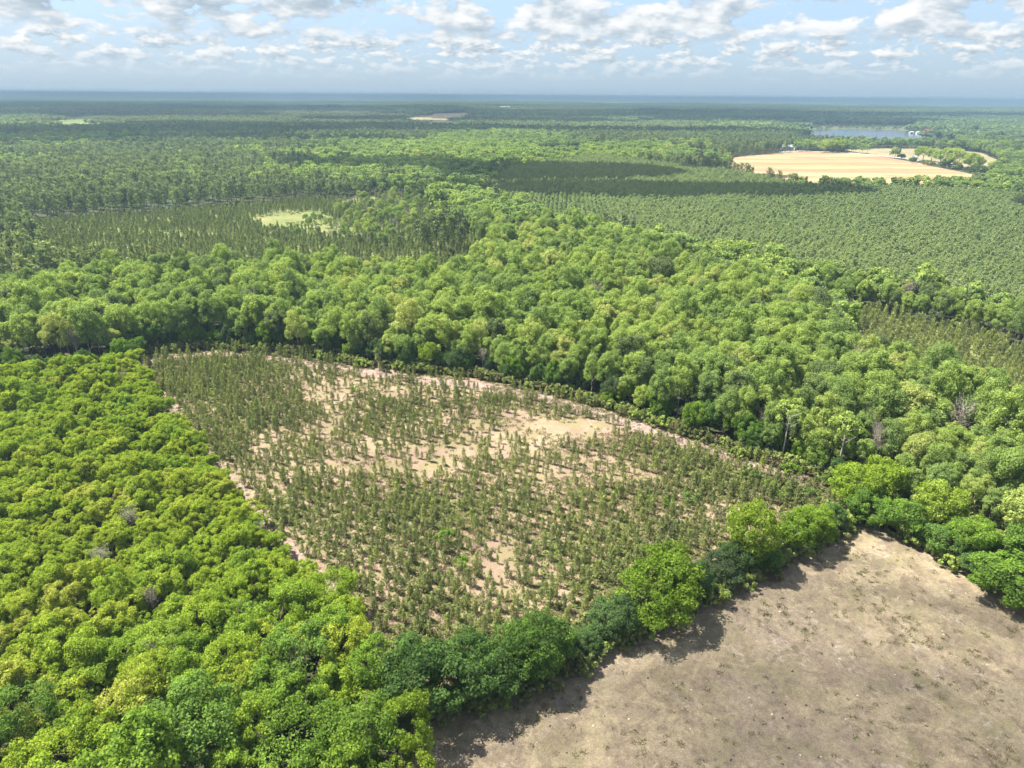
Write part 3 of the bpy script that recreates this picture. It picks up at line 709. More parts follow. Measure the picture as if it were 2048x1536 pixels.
# -- the left wood
P = jitter_grid(-420, 30, 30, 330, 2.75, 0.45, 11); Pn = jitter_grid(-200, 30, 30, 130, 3.7, 0.42, 111)
P = np.vstack([P[np.linalg.norm(P, axis=1) >= 97 + 14 * (vnoise(P[:, 0] / 15, P[:, 1] / 15, 5) - 0.5)], Pn[np.linalg.norm(Pn, axis=1) < 96 + 14 * (vnoise(Pn[:, 0] / 15, Pn[:, 1] / 15, 5) - 0.5)]])
P = P[inside(P, PG['left_wood']) & in_frame(P, 7, 200, 260)]
P = P[dist_line(P, left_edge) > 0.8]
P = P[clear_of(P, EX, 0.5)]
near = smooth(104, 76, np.linalg.norm(P, axis=1)); nr2 = smooth(106, 92, np.linalg.norm(P, axis=1))
big = (rng.uniform(size=len(P)) < 0.05 * near)
sc = rng.normal(0.54, 0.115, len(P)).clip(0.30, 0.85) * (1 + 0.40 * nr2) * (1 + big * rng.uniform(0.30, 0.75, len(P)))
NEARBIG = [(400, 1475, 12.5, 0.10, 'broad grey-green tree with bare twigs at the bottom edge, left of two dark crowns'), (565, 1480, 10.5, 0.28, 'rounded dark green crown at the bottom edge, second from the pasture corner'), (722, 1445, 11.5, 0.30, 'tall rounded dark green crown at the bottom edge nearest the pasture'),
    (255, 1395, 8.5, 0.97, 'palest cream-yellow crown low in the left wood'), (688, 1275, 8.5, 0.86, 'lime-yellow dome beside the sandy field low in the left wood'), (612, 1345, 11.0, 0.14, 'large olive-grey crown above the dark crowns at the bottom'), (556, 1228, 10.0, 0.48, 'large mid-green crown low in the left wood near the field edge'),
    (470, 1330, 9.0, 0.62, 'large fresh green crown in the low middle of the left wood'), (335, 1340, 8.5, 0.44, 'large mid-green crown beside the palest crown'), (130, 1495, 9.0, 0.70, 'large yellow-green crown in the bottom-left corner'), (250, 1505, 8.5, 0.60, 'large fresh green crown right of the bottom-left corner'), (50, 1415, 9.0, 0.12, 'dark olive crown at the left margin near the bottom'),
    (760, 1330, 8.5, 0.34, 'dark green crown on the wood edge just above the hedgerow end'), (640, 1170, 8.0, 0.55, 'rounded green crown on the wood edge halfway along the sandy field')]
nb_xy = np.array([[*gp(a_, b_, 6.5), 0.40 * c_] for a_, b_, c_, d_, e_ in NEARBIG])
for k, (a_, b_, c_, d_, e_) in enumerate(NEARBIG):
    place_tree('broadleaf_tree', BIGY[k % 4], nb_xy[k, 0], nb_xy[k, 1], c_ / 10.6, k * 2.1, d_, e_, 'big trees at the near end of the left wood', sz=c_ / 10.6 * (0.95 if c_ > 10 else 1.05))
ok = clear_of(P, nb_xy, -0.6); P, sc, big = P[ok], sc[ok], big[ok] & False
keep = np.ones(len(P), bool)
for i in np.where(big)[0]:
    d = np.linalg.norm(P - P[i], axis=1); keep &= ~((d < 3.3 * sc[i]) & (d > 0.01) & ~big)
P, sc = P[keep], sc[keep]
tn = (0.67 + (fbm(P[:, 0], P[:, 1], 24, 21) - 0.5) * 0.35 + rng.normal(0, 0.10, len(P)) * (1 + 0.5 * smooth(105, 85, np.linalg.norm(P, axis=1))) - smooth(95, 70, np.linalg.norm(P, axis=1)) * 0.12).clip(0.02, 0.98)
ix = rng.integers(0, 7, len(P)); bare = rng.uniform(size=len(P)) < 0.012; ix[bare] = 7 + rng.integers(0, 2, bare.sum()); sc[bare] *= 0.85
dcam = np.sqrt((P ** 2).sum(1) + H_CAM ** 2)
u, v, zc = project(np.column_stack([P, np.full(len(P), 7.0)]))
vis = (u > 0) & (u < 2048) & (v < 1536)
score = np.where(vis, sc / dcam, 0); order = np.argsort(-score); ind = np.zeros(len(P), bool); ind[order[:290]] = True
dl = dist_line(P, left_edge)
for i in np.where(ind)[0]:
    tw = 'dark green' if tn[i] < 0.36 else ('green' if tn[i] < 0.55 else ('yellow-green' if tn[i] < 0.75 else 'pale yellow-green'))
    sw = size_word(sc[i], 0.58, 0.80)
    if dl[i] < 7: zn = 'beside the sandy field' + (', low' if v[i] > 1250 else ', midway' if v[i] > 1000 else ', high')
    elif v[i] > 1420: zn = 'at the bottom edge'
    elif v[i] > 1300: zn = 'second row band up'
    elif v[i] > 1190: zn = 'third row band up'
    elif v[i] > 1100: zn = 'low middle band'
    elif v[i] > 1020: zn = 'high middle band'
    elif v[i] > 960: zn = 'lower upper band'
    else: zn = 'topmost band, ' + ('left' if u[i] < 200 else 'right')
    if ix[i] > 6: tw, sw = 'leafless', 'grey twiggy'
    t_ = place_tree('broadleaf_tree', BARE[ix[i] - 7] if ix[i] > 6 else YOUNG[ix[i]] if sc[i] < 1.0 else BIGY[ix[i] % 4], P[i, 0], P[i, 1], float(sc[i]) * (1.0 if sc[i] < 1.0 else 0.74), float(rng.uniform(0, 6.28)), tn[i], None, 'broadleaf trees of the dense left wood', sz=float(sc[i] * (1.0 if sc[i] < 1.0 else 0.74) * rng.uniform(0.85, 1.30)))
    LAB.append((t_, f'{sw} {tw} broadleaf of the left wood, {zn}', u[i]))
settle_labels()
o = ~ind
scatter('left_wood', P[o], np.stack([sc[o], sc[o], sc[o] * rng.uniform(0.85, 1.35, o.sum())], 1), ix[o], tn[o], YOUNG_C, 'far rows of the dense bright green broadleaf wood on the left')

# -- the creek wood
P = jitter_grid(-420, 420, 110, 860, 4.9, 0.46, 12)
inc = inside(P, PG['creek']); ins = inside(P, PG['hedge_strip'])
P = P[(inc | ins) & in_frame(P, 14, 160, 100)]
P = P[clear_of(P, EX, 2.0)]
P = P[~inside(P, PG['pasture']) & ~inside(P, PG['left_wood'])]
dF = dist_line(P, creek_front); dH = dist_line(P, np.vstack([hedge_right]))
P = P[(dF > 2.5) & (dH > 5)]; dF = dist_line(P, creek_front); dH = dist_line(P, hedge_right)
sc = rng.normal(0.90, 0.17, len(P)).clip(0.5, 1.3)
sc *= 0.72 + 0.28 * smooth(0, 9, dF)
sc *= 0.55 + 0.45 * smooth(4, 45, dH)
sc *= np.where(inside(P, PG['hedge_strip']), 0.82, 1.0)
tn = (0.46 + (fbm(P[:, 0], P[:, 1], 45, 31) - 0.5) * 0.75 + rng.normal(0, 0.20, len(P))).clip(0.02, 0.97)
ix = rng.integers(0, 7, len(P)); bare = rng.uniform(size=len(P)) < 0.05; ix[bare] = 7 + rng.integers(0, 2, bare.sum())
dcam = np.sqrt((P ** 2).sum(1) + H_CAM ** 2)
u, v, zc = project(np.column_stack([P, np.full(len(P), 12.0)]))
vis = (u > 0) & (u < 2048)
front = smooth(14, 4, dF)
score = np.where(vis, sc / dcam * (1 + 0.8 * front), 0); order = np.argsort(-score); ind = np.zeros(len(P), bool); ind[order[:280]] = True
for i in np.where(ind)[0]:
    tw = 'dark green' if tn[i] < 0.32 else ('mid-green' if tn[i] < 0.52 else ('light green' if tn[i] < 0.72 else 'pale yellow-green'))
    sw = 'low' if sc[i] < 0.7 else ('tall' if sc[i] > 0.95 else 'middling')
    if dF[i] < 9: zn = 'front row'
    elif dH[i] < 30: zn = 'behind right hedgerow'
    else: zn = 'behind front row'
    zn += ', ' + ('far left' if u[i] < 300 else 'left of centre' if u[i] < 760 else 'near the middle' if u[i] < 1200 else 'right of centre' if u[i] < 1480 else 'well right' if u[i] < 1720 else 'far right')
    pr = CREEK[ix[i]] if ix[i] < 7 else BARE[ix[i] - 7]
    kind = 'hardwood' if ix[i] < 7 else 'leafless grey tree'
    if ix[i] >= 7: tw = 'twiggy'
    t_ = place_tree('hardwood_tree', pr, P[i, 0], P[i, 1], float(sc[i]) * 0.80, float(rng.uniform(0, 6.28)), tn[i], None, 'hardwood trees of the creek wood', sz=float(sc[i]))
    LAB.append((t_, f'{sw} {tw} {kind}, creek wood {zn}', u[i]))
settle_labels()
o = ~ind
far = np.linalg.norm(P, axis=1) > 420
q = o & ~far
scatter('creek_wood', P[q], np.stack([sc[q] * 0.80, sc[q] * 0.80, sc[q]], 1), ix[q], tn[q], CREEK_C, 'deep green mass of the creek wood behind its front rows')
q = o & far
scatter('creek_wood_far_arm', P[q], np.stack([sc[q] * 0.84, sc[q] * 0.84, sc[q]], 1), ix[q] % 5, tn[q], FB_C, 'pale green arm of the creek wood running up between the pines')

# -- young pines on the sandy field
rd = gp(1330, 985) - gp(1010, 880); rd /= np.linalg.norm(rd); rn = np.array([-rd[1], rd[0]])
A, B = np.meshgrid(np.arange(-330, 330, 1.3), np.arange(-330, 330, 2.75))
A = A + rng.uniform(-0.45, 0.45, A.shape); Bq = B + rng.normal(0, 0.17, B.shape) + 3.5 * np.sin(A / 38.0) 
c0 = gp(900, 950)
P = c0 + A.ravel()[:, None] * rd + Bq.ravel()[:, None] * rn
P = P[inside(P, PG['sand'])]
def bumps(P, lst):
    t = np.zeros(len(P))
    for (u_, v_, ru, rv, a) in lst:
        c = gp(u_, v_); e1 = np.abs(gp(u_ + ru, v_)[0] - c[0]); e2 = abs(gp(u_, v_ - rv)[1] - c[1])
        t += a * np.exp(-((P[:, 0] - c[0]) / e1) ** 2 - ((P[:, 1] - c[1]) / e2) ** 2)
    return t
SAND_BARE = [(1130, 862, 100, 24, -0.8), (1000, 905, 150, 10, -0.25), (690, 940, 70, 10, -0.25), (650, 1030, 60, 28, -0.2), (760, 790, 60, 10, -0.2), (1010, 1140, 60, 10, -0.2), (530, 900, 30, 30, -0.3), (1300, 960, 160, 16, -0.3), (940, 1180, 70, 10, -0.15)]
SAND_LUSH = [(420, 750, 110, 35, 0.30), (480, 850, 70, 45, 0.28), (1080, 800, 120, 16, 0.35), (1400, 920, 160, 30, 0.35), (1560, 970, 130, 30, 0.5), (1200, 1100, 200, 60, 0.30), (900, 1230, 120, 60, 0.2), (1320, 1060, 120, 40, 0.3), (850, 880, 160, 30, 0.1), (960, 1010, 160, 24, 0.15)]
def lush(P): return 0.5 + (fbm(P[:, 0], P[:, 1], 24, 64, 4) - 0.5) * 0.95 + bumps(P, SAND_BARE) + bumps(P, SAND_LUSH)
L_ = lush(P)
dle = dist_line(P, left_edge); dfb = dist_line(P, fb)
pr = smooth(0.06, 0.50, L_) * 0.78
keep = (rng.uniform(size=len(P)) < pr) & (dle > 2.4) & (dfb > 2.2) & clear_of(P, EX, 0.3) & (dist_line(P, hedge_line) > 2.5)
P, L_ = P[keep], L_[keep]
sc = (rng.normal(0.74, 0.19, len(P)) + (L_ - 0.5) * 0.40).clip(0.24, 1.2)
tn = (0.40 + (fbm(P[:, 0], P[:, 1], 18, 71) - 0.5) * 0.5 + rng.normal(0, 0.18, len(P))).clip(0, 1)
ix = rng.integers(0, 6, len(P)); dcam = np.sqrt((P ** 2).sum(1) + H_CAM ** 2)
u, v, zc = project(np.column_stack([P, np.full(len(P), 1.5)]))
score = sc ** 0.7 / dcam; order = np.argsort(-score); ind = np.zeros(len(P), bool); ind[order[:295]] = True
for i in np.where(ind)[0]:
    tw = 'dark green' if tn[i] < 0.3 else ('olive green' if tn[i] < 0.55 else 'light green')
    sw = 'tiny' if sc[i] < 0.5 else ('small' if sc[i] < 0.70 else ('bushy' if sc[i] < 0.9 else 'tall'))
    zn = ('beside the left wood' if dist_line(P[i:i+1], left_edge)[0] < 12 else 'close behind the hedgerow' if dist_line(P[i:i+1], hedge_line)[0] < 12 else 'in near corner of sandy field' if v[i] > 1190 else 'in near half of sandy field' if v[i] > 1080 else 'amid the sandy field')
    zn += ', ' + ('left' if u[i] < 820 else 'centre left' if u[i] < 980 else 'centre' if u[i] < 1150 else 'centre right' if u[i] < 1300 else 'right')
    o = bpy.data.objects.new('young_pine', YP_MESH[ix[i]]); C.objects.link(o); o.location = (P[i, 0], P[i, 1], 0.04); o.rotation_euler = (0, 0, float(rng.uniform(0, 6.28))); s = float(sc[i]); o.scale = (s, s, s); o['tint'] = float(tn[i])
    tag(o, None, 'pine', 'young pines planted on the sandy field'); LAB.append((o, f'{sw} {tw} young pine {zn}', u[i]))
settle_labels()
q = ~ind
scatter('young_pines', P[q], sc[q], ix[q], tn[q], YP_C, 'far rows of young planted pines on the sandy field')
# brush and weeds among the pines
P = jitter_grid(-200, 200, 60, 330, 1.25, 0.5, 14)
P = P[inside(P, PG['sand'])]; L_ = lush(P)
pr = smooth(0.26, 0.62, L_) * 0.82 + 0.08
keep = (rng.uniform(size=len(P)) < pr) & (dist_line(P, fb) > 2.6) & (dist_line(P, left_edge) > 2.2)
P, L_ = P[keep], L_[keep]
sc = rng.uniform(0.22, 0.62, len(P)) * (0.7 + 0.7 * smooth(0.45, 0.9, L_))
scatter('field_brush', P, np.stack([sc * 1.2, sc * 1.2, sc * 0.55], 1), rng.integers(0, 4, len(P)), (0.30 + (fbm(P[:, 0], P[:, 1], 12, 81) - 0.5) * 0.9 + rng.normal(0, 0.16, len(P))), SH_C, 'olive weeds and low brush between the young pines')
# brighter volunteer saplings here and there, a few of them big enough to pick out
SAPM = [proto_pair('sapling', 880 + q, lambda a, r: broad_crown(a, r, 4.2, 3.4 + 0.5 * r.uniform(), 0.2, 10, 15, 0.26, lobe_r=(0.2, 0.5), sub_n=4, sparse=0.8), lambda a, r: broad_trunk(a, r, 4.0, 3.4, 0.6, rad=0.07), M['leaf_hedge'], M['bark']) for q in range(4)]
SAPL = [(1160, 1010, 3.2), (890, 1090, 4.2), (920, 1140, 3.0), (1500, 965, 4.5), (1540, 985, 4.0), (1580, 955, 4.5), (1380, 1010, 3.6), (1340, 1025, 3.4), (1290, 1010, 3.2), (860, 1110, 2.4), (715, 790, 3.4), (1230, 1000, 2.6),
        (1620, 1000, 4.5), (1660, 975, 4.2), (1700, 985, 4.8), (1560, 1010, 3.8)]
for k, (u_, v_, w_) in enumerate(SAPL):
    p = gp(u_, v_); where = ['right of the bare sand patch', 'standing alone near the left wood', 'below the lone sapling near the left wood', 'at the right end of the pine field', 'low at the right end of the pine field', 'near the firebreak at the right end', 'in the right part of the pine field', 'in the right part of the pine field by a twin', 'below the bare sand patch', 'very small near the left wood', 'in the upper middle of the pine field', 'small and pale below the sand patch',
        'close to the tall yellow-green hedgerow tree', 'just behind the pasture corner', 'behind the pasture corner near the creek wood', 'between the hedgerow and the pine field'][k]
    place_tree('sapling', SAPM[k % 4], p[0], p[1], w_ / 3.8, k * 1.3, 0.60 if k % 3 else 0.40, f'bright green leafy sapling {where}', 'leafy saplings among the young pines', sz=w_ / 3.8 * (0.7 + 0.1 * (k % 4)))
# dark thicket at the foot of the creek wood
t = rng.uniform(0, 1, 620); seg = np.r_[0, np.cumsum(np.linalg.norm(np.diff(creek_front, axis=0), axis=1))]
P = np.stack([np.interp(t * seg[-1], seg, creek_front[:, 0]), np.interp(t * seg[-1], seg, creek_front[:, 1])], 1) + rng.normal(0, 1.0, (620, 2)) + np.array([0, 1.6])
sc = rng.uniform(0.5, 1.5, len(P)); half = rng.uniform(size=len(P)) < 0.38
scatter('dead_brush', P[half], sc[half], rng.integers(0, 3, half.sum()), rng.uniform(0, 1, half.sum()), DB_C, 'russet dead brush at the foot of the creek wood')
scatter('creekside_brush', P[~half], sc[~half] * 1.3, rng.integers(0, 4, (~half).sum()), rng.uniform(0, 0.9, (~half).sum()), SH_C, 'green brush along the foot of the creek wood')
front_all = np.vstack([poly([(-300, 726, 8), (-100, 712, 8), (60, 704, 8), (180, 700, 8)]), creek_front]); seg = np.r_[0, np.cumsum(np.linalg.norm(np.diff(front_all, axis=0), axis=1))]
# lower trees whose leaves reach the ground along the front of the creek wood
t = (np.arange(120) + rng.uniform(-0.4, 0.4, 120)) / 120
P = np.stack([np.interp(t * seg[-1], seg, front_all[:, 0]), np.interp(t * seg[-1], seg, front_all[:, 1])], 1) + rng.normal(0, 1.2, (120, 2)) + np.array([1.5, 4.0])
P = P[rng.uniform(size=120) < 0.8]
u, v, zc = project(np.column_stack([P, np.full(len(P), 3.0)]))
for k, p in enumerate(P):
    if not (0 < u[k] < 2048): continue
    s = float(rng.uniform(0.45, 0.95)); tnk = float(np.clip(rng.normal(0.45, 0.22), 0.05, 0.95))
    t_ = place_tree('understorey_tree', HEDGE[k % 6], p[0], p[1], s * 0.72, k * 1.7, tnk, None, 'low trees along the foot of the creek wood', sz=s)
    LAB.append((t_, f'{"low" if s < 0.65 else "bushy" if s < 0.82 else "taller"} {"dark green" if tnk < 0.35 else "mid-green" if tnk < 0.55 else "bright green"} edge tree at the foot of the creek wood', u[k]))
settle_labels()
# slender pale-stemmed trees standing clear of the wood
SL = [(1563, 918, 17, 0.72, 'slender tree with a long pale bare trunk right of the sand patch'), (1672, 950, 17, 0.66, 'slender pale-trunked tree behind the pasture corner'), (1384, 842, 11, 0.60, 'short pale-trunked tree at the creek wood edge'), (1850, 905, 15, 0.6, 'pale-trunked tree in the creek wood above the right hedgerow'), (758, 742, 9, 0.55, 'vine-wrapped pale pole-like tree before the creek wood')]
for k, (u_, v_, ht, tnk, lb) in enumerate(SL):
    p = gp(u_, v_); r = np.random.default_rng(900 + k); a = Acc(); b_ = Acc()
    broad_crown(a, r, ht, ht * 0.42 if k < 4 else 1.8, ht * (0.52 if k < 4 else 0.1), 14, 26, 0.42, lobe_r=(0.2, 0.4), sub_n=5, sparse=0.7)
    b_.add(*tube([(0, 0, 0), (0.15, 0.1, ht * 0.4), (0.1, -0.1, ht * 0.76)], [0.2, 0.16, 0.05], 7))
    for j in range(7):
        an = j * 2.4; z0 = ht * (0.48 + 0.035 * j); b_.add(*tube([(0.1, 0, z0), (math.cos(an) * ht * 0.16, math.sin(an) * ht * 0.16, z0 + ht * 0.1)], [0.07, 0.02], 5))
    place_tree('slender_tree', (a.mesh('slender_crown', [M['leaf_creek']]), b_.mesh('slender_trunk', [M['pale_bark']])), p[0], p[1], 1.0, 0, tnk, lb, 'slender trees at the creek wood edge')
# understorey by the right-hand hedgerow and along the hedge line
t = rng.uniform(0, 1, 700); hl = np.vstack([hedge_line[1:], hedge_right[1:]]); seg = np.r_[0, np.cumsum(np.linalg.norm(np.diff(hl, axis=0), axis=1))]
P = np.stack([np.interp(t * seg[-1], seg, hl[:, 0]), np.interp(t * seg[-1], seg, hl[:, 1])], 1) + rng.normal(0, 1.5, (700, 2))
scatter('hedge_brush', P, rng.uniform(0.4, 2.0, 700), rng.integers(0, 4, 700), rng.uniform(0, 0.8, 700), SH_C, 'brush growing under the hedgerow trees')
P = jitter_grid(60, 230, 90, 240, 2.6, 0.5, 15); P = P[inside(P, PG['creek']) & (dist_line(P, hedge_right) < 34)]
scatter('wood_understorey', P, rng.uniform(0.8, 2.0, len(P)), rng.integers(0, 4, len(P)), rng.uniform(0.1, 0.9, len(P)), SH_C, 'leafy understorey between the right-hand hedgerow and the creek wood')

# -- half-grown pines, small pine strip, plantation
P = jitter_grid(-420, 60, 260, 900, 3.1, 0.36, 16); P = P[inside(P, PG['young_mid']) & in_frame(P, 6)]
clr = bumps(P, [(575, 438, 62, 13, 1.1), (610, 452, 60, 8, 0.6), (690, 468, 70, 10, 0.8), (720, 400, 110, 12, 0.4), (300, 470, 160, 6, 0.35), (230, 445, 60, 10, 0.3)]) + (fbm(P[:, 0], P[:, 1], 40, 91) - 0.5) * 0.6
keep = rng.uniform(size=len(P)) < (1 - smooth(0.12, 0.5, clr)) * 0.85
P = P[keep]; n = len(P)
scatter('half_grown_pines', P, rng.normal(0.58, 0.11, n).clip(0.3, 0.95), rng.integers(0, 4, n), (0.8 + rng.normal(0, 0.25, n)), MP_C, 'half-grown dark pines on yellow-green grass beyond the creek wood')
P = jitter_grid(-420, 60, 260, 900, 6.0, 0.5, 17); P = P[inside(P, PG['young_mid']) & in_frame(P, 6)]
pr = bumps(P, [(780, 420, 90, 26, 0.55), (800, 455, 120, 20, 0.5), (690, 470, 60, 12, 0.4)])
P = P[rng.uniform(size=len(P)) < pr]; n = len(P)
scatter('scrub_trees', P, rng.uniform(0.35, 0.62, n), np.where(rng.uniform(size=n) < 0.35, 7, rng.integers(0, 7, n)), rng.uniform(0.2, 0.9, n), CREEK_C, 'grey and pale green scrub at the right of the half-grown pines')
P = jitter_grid(-420, 60, 260, 900, 2.6, 0.5, 27); P = P[inside(P, PG['young_mid']) & in_frame(P, 2)]
P = P[rng.uniform(size=len(P)) < smooth(0.38, 0.62, fbm(P[:, 0], P[:, 1], 22, 161))* 0.5]; n = len(P)
scatter('clearing_brush', P, np.stack([rng.uniform(0.5, 1.3, n)] * 2 + [rng.uniform(0.3, 0.8, n)], 1), rng.integers(0, 4, n), rng.uniform(0.3, 1.0, n), SH_C, 'yellow-green brush and grass between the half-grown pines')
P = np.array([gp(u_, v_) for u_, v_ in [(838, 500), (856, 508), (874, 512), (890, 516), (905, 506), (922, 512), (850, 520), (868, 498), (930, 500), (884, 498), (700, 496), (745, 498), (720, 500), (672, 492), (640, 489), (770, 503), (800, 508)]])
lbs = ['left end', 'second from its left end', 'third from its left end', 'left of its middle', 'middle', 'right of its middle', 'front', 'back left', 'right end', 'back middle']
for k, p in enumerate(P):
    o = bpy.data.objects.new('tall_pine', TP_C.objects[k % 4].data); C.objects.link(o); o.location = (p[0], p[1], 0); s = [0.85, 1.0, 0.95, 0.9, 1.02][k % 5] * (1 if k < 10 else 0.5); o.scale = (s, s, s); o.rotation_euler = (0, 0, k * 1.1); o['tint'] = 0.35 + 0.05 * (k % 4)
    tag(o, f'tall dark pine, {lbs[k]} of the clump behind the creek wood' if k < 10 else f'squat dark pine behind the creek wood, {ORD[[3, 5, 4, 2, 1, 6, 0][k - 10] if k - 10 < 7 else 0]} in its row', 'pine', 'dark pines behind the creek wood')
P = jitter_grid(60, 420, 160, 480, 3.0, 0.32, 18); P = P[inside(P, PG['pine_strip']) & in_frame(P, 6)]; n = len(P)
P = P[rng.uniform(size=n) < 0.9]; n = len(P)
scatter('strip_pines', P, rng.normal(1.35, 0.22, n).clip(0.7, 1.9), rng.integers(0, 6, n), 0.42 + rng.normal(0, 0.2, n), YP_C, 'strip of small olive pines between the creek wood and the far hedgerow')
# plantation in rows
pd = gp(1500, 430) - gp(1700, 560); pd /= np.linalg.norm(pd); pn = np.array([-pd[1], pd[0]])
A, B = np.meshgrid(np.arange(-1100, 1100, 2.1), np.arange(-1100, 1100, 3.1)); A = A + rng.uniform(-0.8, 0.8, A.shape); B = B + rng.normal(0, 0.22, B.shape)
P = gp(1550, 440) + A.ravel()[:, None] * pd + B.ravel()[:, None] * pn
P = P[inside(P, PG['plantation']) & in_frame(P, 10, 60)]; P = P[~inside(P, PG['hedge_strip']) & ~inside(P, PG['creek']) & ~inside(P, PG['side_track']) & ~inside(P, PG['tan_field'])]
P = P[rng.uniform(size=len(P)) < 0.93]; n = len(P)
sc = (rng.normal(0.86, 0.09, n) + (fbm(P[:, 0], P[:, 1], 60, 95) - 0.5) * 0.28).clip(0.5, 1.15); tn = 0.55 + rng.normal(0, 0.16, n) + (fbm(P[:, 0], P[:, 1], 90, 96) - 0.5) * 0.4; ix = rng.integers(0, 5, n)
u, v, zc = project(np.column_stack([P, np.full(n, 10.0)])); vis = (u > 5) & (u < 2043)
d = np.where(vis, np.linalg.norm(P, axis=1), 1e9); order = np.argsort(d); ind = np.zeros(n, bool); ind[order[:290]] = True
for i in np.where(ind)[0]:
    o = bpy.data.objects.new('plantation_pine', PP_MESH[ix[i]]); C.objects.link(o); o.location = (P[i, 0], P[i, 1], 0); s = float(sc[i]); o.scale = (s, s, s); o.rotation_euler = (0, 0, float(rng.uniform(0, 6.28))); o['tint'] = float(tn[i])
    tw = 'dull' if tn[i] < 0.45 else ('olive green' if tn[i] < 0.65 else 'light green')
    tag(o, None, 'pine', 'nearest pines of the big plantation'); LAB.append((o, f'{"short" if s < 0.82 else "tall"} {tw} plantation pine behind far hedgerow, {"rightmost part" if u[i] > 1980 else "right" if u[i] > 1900 else "middle" if u[i] > 1800 else "left" if u[i] > 1700 else "far left"}', u[i]))
settle_labels()
q = ~ind
print('plantation', n)
scatter('pine_plantation', P[q], sc[q], ix[q], tn[q], PP_C, 'even olive-green canopy of the big pine plantation on the right')

# ------------------------------------------------------------------ middle distance woods (760 m - 1700 m), tree by tree
P = jitter_grid(-1400, 1500, 230, 1750, 8.0, 0.46, 19)
r_ = np.linalg.norm(P, axis=1)
P = P[in_frame(P, 12, 60) & (r_ < 1750)]
for k in ('creek', 'hedge_strip', 'pine_strip', 'young_mid', 'plantation', 'left_wood', 'pasture', 'sand', 'tan_field', 'tan_field_left', 'stubble', 'pinkfield', 'lake', 'side_track', 'lakeside_meadow'):
    P = P[~inside(P, PG[k])]
P = P[dist_line(P, road_line) > 9]
ut, vt, _z = project(np.column_stack([P, np.full(len(P), 15.0)]))
UV = np.column_stack([ut, vt])
for win in ([(1345, 299), (1420, 301), (1450, 312), (1560, 303), (1690, 300), (1700, 296), (1850, 295), (1960, 303), (1990, 322), (1985, 343), (1945, 352), (1860, 357), (1640, 354), (1520, 338), (1420, 318), (1345, 306)],
            [(1590, 264), (1700, 258), (1840, 263), (1850, 270), (1790, 275), (1600, 273)], [(1812, 255), (1918, 255), (1918, 277), (1812, 277)], [(1996, 336), (2060, 334), (2060, 351), (1996, 353)], [(1560, 288), (1606, 288), (1606, 301), (1560, 301)]):
    P = P[~inside(UV, np.array(win, float))]; ut, vt, _z = project(np.column_stack([P, np.full(len(P), 15.0)])); UV = np.column_stack([ut, vt])
yard = np.vstack([gp(1583, 301), gp(2020, 350), gp(1858, 268)]); 
P = P[np.min(np.linalg.norm(P[:, None] - yard[None], axis=2), axis=1) > 16]
u, v, zc = project(np.column_stack([P, np.zeros(len(P))]))
pine = fbm(P[:, 0], P[:, 1], 260, 101, 3)
pv = pine + 0.22 * smooth(900, 500, u) * smooth(300, 340, v) - 0.35 * smooth(180, 60, np.abs(u - 1000)) * smooth(240, 300, v) - 0.2 * smooth(1500, 1700, u)
pv += 0.45 * ((u < 120) & (v > 395)) + 0.5 * ((u > 1420) & (u < 1580) & (v < 325) & (v > 285))
isp = rng.uniform(size=len(P)) < smooth(0.42, 0.58, pv)
# stand density, clear young hardwood (pale) areas
q = isp; n = q.sum()
scatter('middle_pinewood', P[q], rng.normal(1.0, 0.15, n).clip(0.6, 1.4), rng.integers(0, 4, n), 0.5 + rng.normal(0, 0.2, n) + (fbm(P[q][:, 0], P[q][:, 1], 120, 105) - 0.5) * 0.5, FP_C, 'dark grey-green pinewood beyond the property')
q = ~isp; n = q.sum()
scatter('middle_hardwood', P[q], (rng.normal(0.95, 0.16, n) * (0.75 + 0.5 * fbm(P[q][:, 0], P[q][:, 1], 200, 108))).clip(0.5, 1.4), rng.integers(0, 5, n), 0.36 + rng.normal(0, 0.18, n) + (fbm(P[q][:, 0], P[q][:, 1], 150, 107) - 0.5) * 0.8, FB_C, 'pale and mid-green hardwoods beyond the property')
print('middle', len(P))
P = jitter_grid(300, 1700, 1500, 3200, 22, 0.5, 29); P = P[inside(P, PG['lakeside_meadow'])]; P = P[rng.uniform(size=len(P)) < 0.5]; n = len(P)
scatter('lakeside_brush', P, rng.uniform(2.0, 4.5, n), rng.integers(0, 4, n), rng.uniform(0, 0.6, n), SH_C, 'low brush on the far bank of the lake')
# trees standing by the farm road, one by one
ROAD_TREES = [(1802, 318, 11, 8, 'small round dark tree standing in the stubble field by the farm road'), (1824, 327, 9, 9, 'small dark cedar on the near side of the farm road'),
              (1845, 322, 22, 20, 'pale green roadside tree at the left end of the row along the farm road'), (1862, 324, 22, 20, 'pale green roadside tree second in the row along the farm road'), (1880, 328, 22, 20, 'pale green roadside tree third in the row along the farm road'), (1898, 336, 16, 13, 'darker bushy tree in a gap of the farm-road row'),
              (1915, 338, 26, 26, 'broad pale green tree, tallest along the farm road'), (1945, 343, 24, 23, 'rounded pale green tree at the right end of the farm-road row'), (1950, 356, 18, 14, 'dark green tree at the near right corner of the ploughed field'),
              (1988, 350, 18, 17, 'green tree in front of the white farm sheds'), (2005, 344, 18, 16, 'leafy tree behind the white farm sheds'), (1672, 304.5, 26, 22, 'rounded light green tree at the corner between the two fields'), (1650, 305, 22, 20, 'green tree left of the rounded corner tree between the fields')]
for k, (u_, v_, wd, ht, lb) in enumerate(ROAD_TREES):
    p = gp(u_, v_); dk = 'dark' in lb
    place_tree('roadside_tree', HEDGE[k % 6], p[0], p[1], wd / 10.0, k * 1.7, 0.15 if dk else 0.94 - 0.04 * (k % 3), lb, 'trees along the farm road', sz=ht / 10.5)
BRT = []
